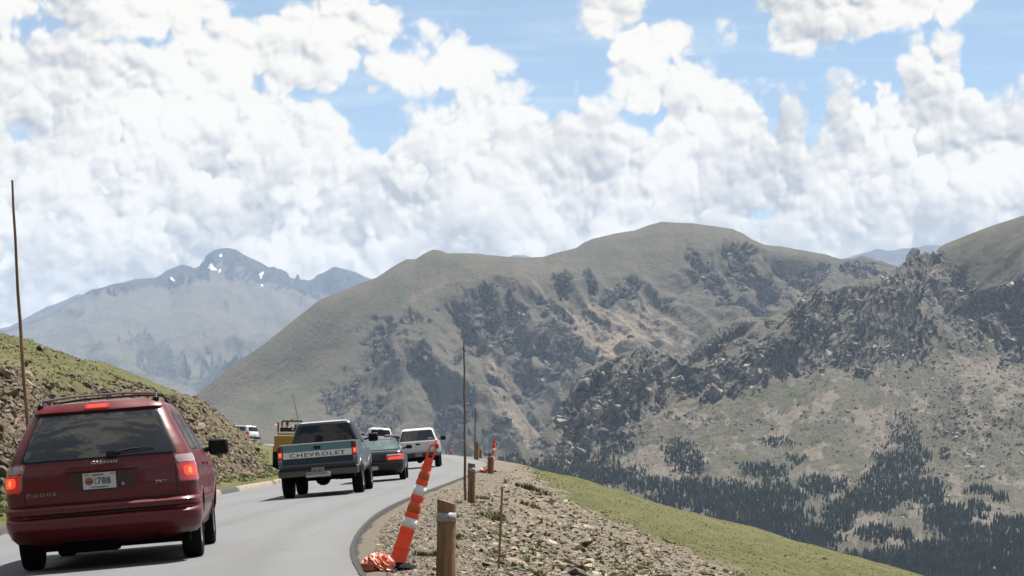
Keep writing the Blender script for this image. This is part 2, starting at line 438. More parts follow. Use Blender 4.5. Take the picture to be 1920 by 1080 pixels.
    dk2 = t.ramp(yy, 50, 42)
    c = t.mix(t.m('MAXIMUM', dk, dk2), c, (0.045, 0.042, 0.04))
    t.link(c, b.inputs['Base Color']); b.inputs['Roughness'].default_value = 0.9
    t.link(t.bump(k1, 0.6, 0.05), b.inputs['Normal'])
    ys = np.concatenate([np.arange(-60, 20, 1.0), np.arange(20, 104, 0.2)])
    e = xl(ys)
    prof = [(0.10, -0.05), (0.06, 0.02), (0.02, 0.12), (-0.03, 0.155), (-0.22, 0.165), (-0.26, 0.10), (-0.27, -0.10)]
    rows = []
    for j, (dx_, dz_) in enumerate(prof):
        jit = 0.012 * fbm(ys * 1.4, ys * 0 + j * 5, 4, 0.6, 15)
        rows.append(np.stack([e + dx_ + jit, ys, plane(e, ys) + dz_ + jit], 1))
    V = np.stack(rows, 1).reshape(-1, 3)
    o = arr_mesh('kerb', V, grid_faces(len(ys), len(prof)), mk, True)
    tag(o, 'tan concrete kerb below the stony bank, darkened in places', kind='structure')

# ------------------------------------------------------------------ mountains
def strokes_field(PX, PY, strokes, warp, soft=0.35):
    m = np.zeros(PX.shape)
    for st in strokes:
        cx_, cy_, rx, ry = st[:4]; rot = R(st[4]) if len(st) > 4 else 0.0; k = st[5] if len(st) > 5 else 1.0
        dx_, dy_ = PX - cx_, PY - cy_
        a = (dx_ * math.cos(rot) + dy_ * math.sin(rot)) / rx; b = (-dx_ * math.sin(rot) + dy_ * math.cos(rot)) / ry
        d = np.sqrt(a * a + b * b) + warp
        m = np.maximum(m, k * (1 - sstep(1 - soft, 1 + soft, d)))
    return m

def loft(pxs, lines, counts):
    """surface through control lines; each line = (px->py polyline, px->depth polyline)"""
    PYc = np.stack([pl(l[0], pxs) for l in lines]); Dc = np.stack([pl(l[1], pxs) for l in lines])
    n = len(lines); ts = [np.linspace(i, i + 1, c, endpoint=False) for i, c in enumerate(counts)]
    T = np.concatenate(ts + [np.array([n - 1.0])])
    def interp(A):
        # monotone cubic (Fritsch-Carlson flavour) along the rows
        d = np.diff(A, axis=0); mm = np.zeros_like(A)
        mm[1:-1] = np.where(d[:-1] * d[1:] > 0, 2 * d[:-1] * d[1:] / (d[:-1] + d[1:] + 1e-9), 0)
        mm[0] = d[0]; mm[-1] = d[-1]
        i = np.minimum(T.astype(int), n - 2); f = (T - i)[:, None]
        h00 = 2 * f**3 - 3 * f**2 + 1; h10 = f**3 - 2 * f**2 + f; h01 = -2 * f**3 + 3 * f**2; h11 = f**3 - f**2
        return h00 * A[i] + h10 * mm[i] + h01 * A[i + 1] + h11 * mm[i + 1]
    Dg = interp(Dc)
    # heights, not image rows, are interpolated, so slopes stay smooth in space
    Zc = (CY - PYc) / F * Dc + EYE
    Zg = interp(Zc)
    Xg = (pxs[None] - CX) / F * Dg
    return Xg, Dg, Zg, T

def normals(X, Y, Z):
    A = np.stack([X, Y, Z], -1)
    du = np.gradient(A, axis=1); dv = np.gradient(A, axis=0)
    n = np.cross(du, dv); n /= np.linalg.norm(n, axis=-1, keepdims=True) + 1e-9
    n[n[..., 2] < 0] *= -1
    return n

def mountain_mat(name, tundra, tundra2, green, rock, rockd, scree, scale, bumpd):
    m, t, b = principled(name)
    at = t.new('ShaderNodeAttribute', attribute_name='cov').outputs['Color']
    rk, gr, sc = t.sep(at)
    oc = t.v('SCALE', t.new('ShaderNodeTexCoord').outputs['Object'], scale)
    n1 = t.noise(oc, 1.0, 8, 0.62); n2 = t.noise(oc, 7.0, 6, 0.68); n3 = t.noise(oc, 30.0, 4, 0.7)
    base = t.mix(t.ramp(n1, 0.33, 0.67), tundra, tundra2)
    gm = t.ramp(t.m('ADD', gr, t.m('MULTIPLY', t.m('SUBTRACT', n1, 0.5), 1.4)), 0.35, 0.8)
    base = t.mix(gm, base, green)
    sm = t.ramp(t.m('ADD', sc, t.m('MULTIPLY', t.m('SUBTRACT', n2, 0.5), 1.2)), 0.35, 0.8)
    base = t.mix(sm, base, scree)
    base = t.mix(t.ramp(n2, 0.56, 0.68, 0, 0.38), base, rockd)
    base = t.mix(t.ramp(n3, 0.58, 0.72, 0, 0.5), base, tuple(x * 1.6 for x in scree))
    rm = t.ramp(t.m('ADD', rk, t.m('MULTIPLY', t.m('SUBTRACT', n2, 0.5), 1.3)), 0.42, 0.58)
    rc = t.mix(t.ramp(n2, 0.42, 0.62), rockd, rock)
    rc = t.mix(t.ramp(n1, 0.55, 0.7, 0, 0.5), rc, green)
    base = t.mix(rm, base, rc)
    t.link(base, b.inputs['Base Color'])
    b.inputs['Roughness'].default_value = 1.0; b.inputs['Specular IOR Level'].default_value = 0.05
    h = t.m('ADD', n2, t.m('MULTIPLY', n3, 0.4))
    t.link(t.bump(h, 1.0, bumpd * 1.6), b.inputs['Normal'])
    return m

def finish_mountain(name, X, Y, Z, cov, mat, label):
    V = np.stack([X.ravel(), Y.ravel(), Z.ravel()], 1)
    o = arr_mesh(name, V, grid_faces(*X.shape), mat, True, {'cov': np.stack([np.clip(c, 0, 1).ravel() for c in cov], 1)})
    tag(o, label, kind='structure')
    return o

# the broad central mountain
CM = {}
def central_mountain():
    ridge = [(250, 800), (320, 775), (365, 742), (437, 684), (492, 648), (547, 604), (600, 562), (664, 536), (706, 521), (741, 498), (762, 487), (779, 487), (800, 474), (813, 469), (825, 471), (839, 477), (890, 478), (941, 485),
             (983, 488), (1018, 485), (1052, 475), (1081, 468), (1092, 460), (1111, 451), (1154, 440), (1190, 434), (1215, 424), (1240, 417), (1300, 420), (1345, 427), (1375, 432), (1394, 442), (1410, 453), (1433, 462), (1480, 467), (1523, 475), (1550, 481), (1577, 489), (1616, 482), (1640, 488),
             (1659, 493), (1690, 502), (1760, 525), (1860, 560)]
    pxs = np.arange(250, 1850, 1.7)
    Dr = [(250, 4000), (600, 4500), (813, 5000), (1240, 5300), (1600, 5600), (1860, 5600)]
    back = [(x, y + 55) for x, y in ridge]
    rim = [(250, 830), (365, 780), (450, 745), (600, 700), (685, 656), (770, 590), (856, 540), (898, 524), (962, 506), (1026, 513), (1090, 506), (1196, 504), (1260, 500), (1300, 470), (1345, 450), (1394, 452), (1433, 472), (1523, 487), (1616, 495), (1690, 512), (1860, 570)]
    mid = [(250, 850), (365, 810), (450, 790), (600, 770), (700, 745), (800, 705), (900, 655), (1000, 650), (1100, 660), (1200, 640), (1300, 600), (1400, 585), (1500, 560), (1600, 545), (1700, 560), (1860, 600)]
    base = [(250, 900), (900, 915), (1050, 880), (1100, 760), (1200, 690), (1400, 660), (1600, 640), (1860, 680)]
    low = [(x, y + 90) for x, y in base]
    dR = lambda k, extra=0: [(x, d - k) for x, d in Dr]
    lines = [(back, [(x, d + 900) for x, d in Dr]), (ridge, Dr), (rim, [(250, 3930), (600, 4330), (813, 4620), (1000, 4750), (1240, 4930), (1420, 5200), (1600, 5540), (1860, 5540)]),
             (mid, [(250, 3850), (600, 4130), (813, 4350), (1000, 4430), (1240, 4600), (1600, 5300), (1860, 5300)]),
             (base, [(250, 3600), (600, 3750), (900, 3800), (1100, 4050), (1240, 4350), (1600, 4950), (1860, 4950)]),
             (low, [(250, 3300), (600, 3400), (900, 3450), (1100, 3700), (1240, 3950), (1600, 4500), (1860, 4500)])]
    X, Y, Z, T = loft(pxs, lines, [8, 60, 95, 110, 12])
    PX = np.repeat(pxs[None], len(T), 0); PY = CY - (Z - EYE) / Y * F
    A = np.stack([X, Y, Z], -1)
    L = np.concatenate([np.zeros((1, len(pxs))), np.cumsum(np.linalg.norm(np.diff(A, axis=0), axis=-1), 0)], 0)
    warp = 0.55 * fbm(PX / 26, PY / 26, 4, 0.6, 40)
    cl = [(881, 568, 32, 42, 60), (920, 590, 14, 22), (962, 610, 26, 52, 5), (985, 670, 13, 38), (1043, 655, 36, 50, -8), (1085, 680, 30, 26), (1012, 715, 24, 18), (896, 628, 13, 16), (860, 660, 8, 26, 20),
          (1052, 530, 18, 20), (1107, 532, 10, 24, -25), (1052, 583, 9, 28, -45), (1020, 572, 10, 20, -40), (1118, 606, 34, 12, 35), (1145, 558, 20, 14), (1170, 550, 10, 22, -30), (720, 640, 34, 40, 0, .62), (775, 600, 25, 18, 0, .6),
          (800, 694, 28, 26, 0, .6), (638, 735, 40, 26, 0, .62), (706, 760, 34, 34, 0, .62), (850, 770, 40, 25, 0, .55), (924, 698, 34, 9, 35, .8), (975, 735, 30, 9, 30, .8), (900, 740, 30, 8, 35, .7), (1000, 780, 40, 10, 25, .6), (760, 820, 60, 25, 0, .5), (940, 830, 40, 22, 0, .55),
          (1309, 497, 16, 38, -28), (1340, 528, 30, 28, 30), (1367, 565, 22, 24), (1394, 466, 26, 14, 25), (1400, 500, 16, 34, -25), (1420, 575, 42, 18, 25), (1445, 545, 14, 26, -35), (1480, 500, 22, 14, 0, .7), (1530, 505, 26, 12, 0, .7), (1600, 505, 36, 12, 0, .75), (1640, 520, 30, 12, 0, .75), (1490, 560, 30, 12, 30, .6), (1190, 520, 16, 12, 0, .8), (1240, 545, 20, 12, 20, .6)]
    cliff = strokes_field(PX, PY, cl, warp)
    rug = sstep(1.85, 2.35, T)[:, None] * np.ones_like(PX)         # below the rim
    rug *= sstep(500, 720, PX)
    ridgey = np.maximum(1 - np.abs(T - 1)[:, None] / 0.10, 0) * (sstep(1060, 1090, PX) * (1 - sstep(1130, 1180, PX)) + sstep(1380, 1400, PX) + 0.4 * sstep(795, 805, PX) * (1 - sstep(830, 850, PX)))
    shear = 0.36
    Xs = X - shear * L
    ribs = ridged(Xs / 250, L / 1700, 4, 0.50, 50) - 1.0
    rib2 = ridged(Xs / 75, L / 330, 4, 0.55, 61) - 0.9
    fr = ridged(X / 46, L / 40, 4, 0.6, 71) - 0.9
    gen = fbm(X / 420, L / 420, 5, 0.5, 80)
    steep = 0.5 + 0.5 * np.tanh(4 * (fbm(Xs / 110, L / 260, 3, 0.5, 91) - 0.05))
    disp = gen * 22 * (0.35 + 0.65 * rug) + rug * (ribs * 54 + rib2 * 10) + cliff * (-16 + 14 * rib2 + 8 * fr) + rug * fr * 2.0 + (fbm(X / 30, L / 30, 4, 0.6, 99)) * 1.6
    edge = sstep(0.0, 1.0, T)[:, None]
    disp = disp * (0.06 + 0.94 * sstep(1.0, 1.5, T))[:, None] + ridgey * 4 * (ridged(X / 60, X * 0 + 3, 4, 0.6, 12) - 0.8)
    N = normals(X, Y, Z)
    # push cliffs outwards across the slope so their lower side stands steep
    X2 = X + N[..., 0] * disp; Y2 = Y + N[..., 1] * disp; Z2 = Z + N[..., 2] * disp
    n2 = normals(X2, Y2, Z2)
    st = 1 - sstep(0.50, 0.80, n2[..., 2])
    rockm = np.clip(cliff * 0.85 + st * 0.34 * rug + 0.08 * rug + ridgey * 0.8, 0, 1)
    gpx = strokes_field(PX, PY, [(620, 650, 40, 8, -10, .8), (560, 690, 60, 14, -30, .5), (560, 740, 70, 14, -30, .6), (500, 760, 60, 12, -30, .6), (1250, 470, 130, 20, 0, .5), (860, 495, 80, 12, 10, .5), (1000, 500, 60, 10, 0, .4), (740, 560, 60, 14, -38, .5), (1150, 480, 70, 12, -10, .5), (830, 720, 60, 50, 0, .5)], warp, .5)
    scr = strokes_field(PX, PY, [(1180, 625, 120, 46, 15, .8), (990, 810, 70, 34, 30, .8), (930, 790, 30, 60, -20, .6), (1130, 655, 60, 26, 40, 1), (1120, 640, 60, 22, 42, 1), (1085, 600, 40, 12, 50, .8), (1180, 600, 60, 16, 35, .7), (1200, 640, 60, 20, 0, .6), (960, 780, 70, 12, 40, .7), (1000, 810, 60, 14, 20, .7), (925, 650, 6, 60, -10, .8), (945, 700, 50, 8, 50, .8), (800, 545, 50, 8, -30, .5), (1010, 545, 40, 8, 45, .6), (1260, 560, 40, 40, 0, .4)], warp, .6)
    scr = np.maximum(scr, 0.55 * rug * sstep(0.45, 0.9, -(ribs)) )
    mat = mountain_mat('central_mountain', (0.150, 0.129, 0.099), (0.112, 0.108, 0.080), (0.088, 0.102, 0.056), (0.150, 0.130, 0.108), (0.046, 0.047, 0.050), (0.270, 0.220, 0.168), 0.012, 5.0)
    CM.update(X=X2, Y=Y2, Z=Z2, cliff=cliff, rug=rug)
    return finish_mountain('mountain', X2, Y2, Z2, (rockm, gpx, scr), mat, 'broad brown and green mountain with dark cliffs in the middle distance')

# the high flat topped peak far behind
def far_peak():
    ridge = [(-140, 640), (0, 620), (15, 618), (47, 608), (98, 590), (135, 568), (171, 546), (204, 540), (233, 531), (255, 524), (292, 522), (317, 506), (343, 498), (365, 504), (379, 497), (386, 480), (401, 471), (420, 468), (441, 468), (454, 478), (481, 489), (507, 502), (515, 500), (536, 509), (547, 522), (553, 524),
             (558, 513), (563, 524), (580, 527), (587, 524), (605, 513), (627, 501), (656, 508), (693, 522), (760, 545), (860, 600)]
    pxs = np.arange(-140, 860, 1.7)
    Dr = [(-140, 14500), (200, 15500), (420, 16500), (860, 17000)]
    back = [(x, y + 30) for x, y in ridge]
    shoulder = [(-140, 655), (0, 632), (98, 602), (160, 568), (233, 552), (317, 548), (343, 532), (400, 528), (440, 524), (500, 545), (560, 560), (600, 575), (860, 640)]
    mid = [(-140, 690), (0, 670), (150, 640), (270, 620), (350, 605), (430, 600), (520, 610), (600, 630), (860, 680)]
    base = [(-140, 780), (100, 760), (250, 735), (380, 745), (470, 700), (860, 740)]
    low = [(x, y + 40) for x, y in base]
    lines = [(back, [(x, d + 1500) for x, d in Dr]), (ridge, Dr), (shoulder, [(-140, 14200), (200, 14900), (420, 15300), (560, 16200), (860, 16500)]), (mid, [(-140, 13000), (420, 13300), (860, 14500)]), (base, [(-140, 9500), (420, 9800), (860, 10500)]), (low, [(-140, 8500), (420, 8700), (860, 9400)])]
    X, Y, Z, T = loft(pxs, lines, [5, 34, 50, 80, 5])
    PX = np.repeat(pxs[None], len(T), 0); PY = CY - (Z - EYE) / Y * F
    A = np.stack([X, Y, Z], -1)
    L = np.concatenate([np.zeros((1, len(pxs))), np.cumsum(np.linalg.norm(np.diff(A, axis=0), axis=-1), 0)], 0)
    warp = 0.5 * fbm(PX / 22, PY / 22, 4, 0.6, 140)
    Xs = X - 0.42 * L
    ribs = ridged(Xs / 700, L / 2600, 5, 0.5, 150) - 1.0
    rib2 = ridged(Xs / 200, L / 500, 4, 0.55, 161) - 0.9
    gen = fbm(X / 1400, L / 1400, 5, 0.5, 180)
    cliff = strokes_field(PX, PY, [(420, 490, 60, 26, 10), (500, 520, 90, 26, 12), (620, 525, 80, 28, 0), (350, 518, 60, 22, -10, .9), (240, 540, 80, 12, -8, .7), (300, 665, 70, 25, 30, .6), (420, 690, 60, 25, 30, .6)], warp)
    k = sstep(1.0, 2.1, T)[:, None]
    lw = 0.6 * sstep(300, 480, PX)
    disp = (gen * 60 + ribs * (45 + 90 * lw) + rib2 * 20 * (0.4 + lw) + cliff * (90 * ribs + 45 * rib2)) * (0.05 + 0.95 * k)
    tooth = np.maximum(1 - np.abs(T - 1)[:, None] / 0.2, 0) * (sstep(490, 520, PX) * (1 - sstep(595, 615, PX)))
    disp = disp + tooth * 16 * (ridged(X / 90, X * 0 + 8, 3, 0.6, 19) - 0.9)
    N = normals(X, Y, Z)
    X2 = X + N[..., 0] * disp; Y2 = Y + N[..., 1] * disp; Z2 = Z + N[..., 2] * disp
    n2 = normals(X2, Y2, Z2)
    rockm = np.clip(cliff * 0.95 + (1 - sstep(0.55, 0.85, n2[..., 2])) * 0.5 + 0.9 * (1 - sstep(1.35, 1.7, T))[:, None], 0, 1)
    green = strokes_field(PX, PY, [(420, 720, 90, 30, 20, .9), (250, 700, 120, 30, 20, .6), (500, 690, 50, 20, -30, .8)], warp, .6)
    snow_ = strokes_field(PX, PY, [(401, 519, 9, 2.2, 5, 1), (413, 521, 2.0, 4, 35, 1), (477, 533, 2.2, 7, -8, 1), (476, 512, 1.3, 2.5, 0, 1), (414, 477, 2, 2, 0, 1), (333, 540, 3, 2, 0, 1), (484, 549, 3, 2, 0, 1)], warp * .9, .3)
    mat = mountain_mat('far_peak', (0.150, 0.128, 0.100), (0.115, 0.108, 0.080), (0.035, 0.05, 0.03), (0.070, 0.062, 0.058), (0.020, 0.021, 0.025), (0.26, 0.22, 0.18), 0.0035, 14.0)
    t = NT(mat.node_tree); b = t.n['Principled BSDF']
    a2 = t.new('ShaderNodeAttribute', attribute_name='snow').outputs['Fac']
    old = b.inputs['Base Color'].links[0].from_socket
    t.link(t.mix(t.ramp(a2, 0.4, 0.6), old, (0.62, 0.64, 0.68)), b.inputs['Base Color'])
    o = finish_mountain('mountain', X2, Y2, Z2, (rockm, green, np.zeros_like(rockm)), mat, 'high flat topped peak with small snow patches, blue with distance')
    at = o.data.attributes.new('snow', 'FLOAT', 'POINT'); at.data.foreach_set('value', snow_.ravel().astype(np.float32))

def far_ridges():
    mat = mountain_mat('distant_ridge', (0.07, 0.07, 0.06), (0.06, 0.06, 0.05), (0.04, 0.05, 0.03), (0.06, 0.055, 0.05), (0.03, 0.03, 0.03), (0.09, 0.08, 0.07), 0.003, 12.0)
    for ridge, D0, lab in (([(1400, 485), (1440, 463), (1460, 461), (1485, 466), (1560, 492), (1600, 480), (1640, 468), (1670, 471), (1700, 466), (1735, 460), (1765, 461), (1800, 470), (1900, 500)], 19000, 'low blue ridge in the gap between the two nearer mountains'),
                           ([(930, 500), (955, 484), (962, 479), (985, 479), (1002, 486), (1030, 500)], 21000, 'tiny flat blue summit above the saddle of the central mountain'),
                           ([(-140, 640), (-20, 622), (20, 612), (60, 590), (100, 572), (150, 552), (200, 560), (300, 600)], 19500, 'blue ridge behind the left shoulder of the high peak')):
        pxs = np.arange(ridge[0][0], ridge[-1][0], 2.0)
        lines = [([(x, y + 20) for x, y in ridge], [(0, D0 + 1800)]), (ridge, [(0, D0)]), ([(x, y + 60) for x, y in ridge], [(0, D0 - 1500)]), ([(x, y + 150) for x, y in ridge], [(0, D0 - 3500)])]
        X, Y, Z, T = loft(pxs, lines, [4, 20, 10])
        d = (ridged(X / 600, Y / 900, 4, 0.5, 7) - 1) * 50 * sstep(1, 1.4, T)[:, None] + 8 * fbm(X / 150, Y / 150, 4, .6, 3)
        finish_mountain('mountain', X, Y, Z + d, (np.full(X.shape, .5), X * 0, X * 0), mat, lab)

# the nearer craggy slopes on the right
RS = {}
def right_slope():
    ridge = [(930, 868), (960, 860), (975, 855), (992, 843), (1010, 822), (1026, 800), (1045, 780), (1060, 762), (1077, 724), (1090, 708), (1103, 698), (1133, 677), (1171, 662), (1205, 656), (1225, 655), (1240, 662), (1258, 662), (1278, 658), (1301, 644), (1325, 628), (1348, 613), (1375, 600), (1410, 598), (1433, 604),
             (1453, 590), (1475, 581), (1511, 571), (1542, 557), (1570, 539), (1608, 530), (1647, 522), (1686, 508), (1725, 491), (1750, 478), (1765, 462), (1772, 458), (1822, 438), (1861, 423), (1920, 404), (2080, 360)]
    pxs = np.arange(930, 2080, 1.6)
    Dr = [(930, 2750), (1060, 2850), (1200, 3000), (1350, 3150), (1440, 3250), (1600, 3550), (1760, 3850), (1920, 3800), (2080, 3700)]
    back = [(x, y + 45) for x, y in ridge]
    ctop = [(930, 872), (1060, 768), (1205, 662), (1301, 652), (1375, 612), (1433, 618), (1511, 585), (1608, 545), (1700, 515), (1750, 495), (1770, 520), (1800, 548), (1850, 535), (1920, 524), (2080, 500)]
    cbase = [(930, 885), (975, 862), (1030, 852), (1100, 848), (1150, 830), (1200, 795), (1240, 765), (1330, 745), (1430, 735), (1480, 705), (1540, 690), (1620, 690), (1700, 665), (1780, 650), (1850, 640), (1920, 660), (2080, 660)]
    tal = [(930, 905), (1100, 915), (1300, 900), (1500, 880), (1920, 880), (2080, 880)]
    foot = [(930, 990), (1200, 1090), (1600, 1130), (2080, 1140)]
    lines = [(back, [(x, d + 700) for x, d in Dr]), (ridge, Dr), (ctop, [(930, 2720), (1060, 2820), (1200, 2960), (1440, 3180), (1600, 3480), (1760, 3700), (1920, 3380), (2080, 3250)]),
             (cbase, [(930, 2640), (1060, 2680), (1200, 2800), (1350, 2960), (1440, 3020), (1600, 3180), (1760, 3250), (1920, 3170), (2080, 3100)]),
             (tal, [(930, 2520), (1200, 2560), (1500, 2680), (2080, 2680)]), (foot, [(930, 2150), (1300, 2050), (2080, 2000)])]
    X, Y, Z, T = loft(pxs, lines, [6, 60, 130, 120, 90])
    PX = np.repeat(pxs[None], len(T), 0); PY = CY - (Z - EYE) / Y * F
    A = np.stack([X, Y, Z], -1)
    L = np.concatenate([np.zeros((1, len(pxs))), np.cumsum(np.linalg.norm(np.diff(A, axis=0), axis=-1), 0)], 0)
    warp = 0.5 * fbm(PX / 24, PY / 24, 4, 0.6, 240)
    cl = [(1080, 790, 60, 60, -40), (1130, 730, 40, 50, -15), (1100, 740, 20, 40), (1180, 720, 30, 30), (1155, 790, 60, 30, -30), (1040, 830, 50, 16), (1250, 720, 14, 34), (1225, 680, 20, 16), (1300, 690, 34, 22), (1320, 700, 30, 24), (1380, 620, 40, 12), (1400, 690, 60, 34), (1430, 715, 45, 20, -25), (1470, 640, 12, 46, -18), (1490, 665, 22, 20), (1360, 680, 24, 30),
          (1480, 595, 22, 12), (1540, 600, 60, 28), (1600, 570, 60, 34), (1640, 600, 80, 50), (1570, 650, 90, 26), (1700, 570, 26, 70, 18), (1720, 520, 16, 50, 12), (1750, 490, 26, 16, 20), (1790, 530, 40, 24, 30), (1860, 570, 70, 24), (1900, 600, 60, 40), (1800, 600, 50, 34), (1700, 640, 40, 26), (1640, 680, 50, 22), (1620, 690, 30, 20), (1500, 630, 50, 20), (1920, 540, 40, 16),
          (1650, 540, 60, 14, -10), (1905, 650, 30, 26)]
    cliff = strokes_field(PX, PY, cl, warp)
    dark = strokes_field(PX, PY, [(1705, 590, 11, 58, 18), (1745, 510, 9, 30, 20), (1850, 615, 60, 16, 12), (1060, 790, 22, 70, 35), (1110, 720, 24, 46, 10), (1150, 770, 14, 40, 25), (1250, 722, 14, 34), (1484, 650, 12, 46, -18), (1310, 700, 34, 24), (1420, 718, 60, 14, -24), (1890, 580, 40, 12), (1200, 720, 14, 30, 20), (1090, 820, 40, 16, -20), (1700, 660, 30, 22), (1340, 745, 30, 10, -20)], warp * 1.1)
    zone = sstep(2.0, 2.2, T)[:, None] * (1 - sstep(2.85, 3.1, T))[:, None] * (1 - 0.6 * sstep(1740, 1770, PX) * (PY < 520))
    zone = np.clip(zone + sstep(1.0, 1.3, T)[:, None] * (T < 2.2)[:, None] * (1 - sstep(1730, 1760, PX)), 0, 1)
    tz = sstep(2.9, 3.2, T)[:, None] * np.ones_like(PX)
    shear = -0.28
    Xs = X - shear * L
    ribs = ridged(Xs / 130, L / 330, 5, 0.54, 250) - 1.0
    rib2 = ridged(Xs / 40, L / 80, 4, 0.58, 261) - 0.9
    fr = ridged((X + 0.5 * L) / 22, L / 18, 4, 0.6, 271) - 0.9
    gen = fbm(X / 260, L / 260, 5, 0.5, 280)
    blk = fbm(X / 11, L / 11, 3, 0.6, 290)
    big_ = ridged((X - 0.9 * shear * L) / 330, L / 420, 3, 0.5, 777) - 1.0
    k = (0.04 + 0.96 * sstep(1.0, 1.8, T))[:, None]
    disp = gen * 15 + zone * (big_ * 46 + ribs * 20 + rib2 * 4 + fr * 1.0) + cliff * (-6 + 8 * rib2 + 4 * fr + 6 * ribs) - dark * 27 + tz * (ribs * 3.5 + 1.3 * blk) + 1.0 * blk
    rid = np.maximum(1 - np.abs(T - 1)[:, None] / 0.12, 0) * (1 - sstep(1740, 1760, PX))
    disp = disp * k + rid * 3 * (ridged(X / 35, X * 0 + 3, 4, 0.6, 12) - 0.75)
    N = normals(X, Y, Z)
    X2 = X + N[..., 0] * disp; Y2 = Y + N[..., 1] * disp; Z2 = Z + N[..., 2] * disp
    n2 = normals(X2, Y2, Z2)
    st = 1 - sstep(0.55, 0.85, n2[..., 2])
    rockm = np.clip(cliff * 0.62 + zone * 0.25 + st * 0.5 * (zone + 0.4) + dark * 0.5, 0, 1)
    nz = fbm(PX / 50, PY / 30, 4, 0.55, 300)
    top = sstep(1730, 1790, PX) * (T < 2.1)[:, None]
    gr_ = np.clip(0.35 * top + tz * (0.15 + 0.8 * nz) * (1 - sstep(1500, 1800, PX) * (1 - sstep(800, 900, PY))) + 0.4 * zone * sstep(0.1, 0.5, nz), 0, 1)
    sc_ = np.clip(tz * (sstep(0.05, 0.5, fbm(PX / 60, PY / 40, 4, 0.6, 320)) + strokes_field(PX, PY, [(1070, 865, 80, 14, -5, .9), (1850, 690, 90, 50, 0, .7), (1650, 800, 60, 60, 0, .5), (1620, 1000, 60, 20, 0, .8), (1560, 910, 30, 16, 0, .8), (1200, 860, 60, 30, 0, .6), (1850, 960, 80, 20, 0, .6), (1250, 900, 60, 40, 0, .6)], warp, .5)), 0, 1)
    mat = mountain_mat('right_slope', (0.150, 0.134, 0.100), (0.108, 0.102, 0.075), (0.088, 0.105, 0.050), (0.250, 0.225, 0.190), (0.042, 0.042, 0.043), (0.215, 0.185, 0.150), 0.022, 2.6)
    finish_mountain('mountain', X2, Y2, Z2, (rockm, gr_, sc_), mat, 'craggy grey slope on the right with talus and forest below')
    RS.update(X=X2, Y=Y2, Z=Z2, cliff=cliff, zone=zone, tz=tz, PX=PX, PY=PY)

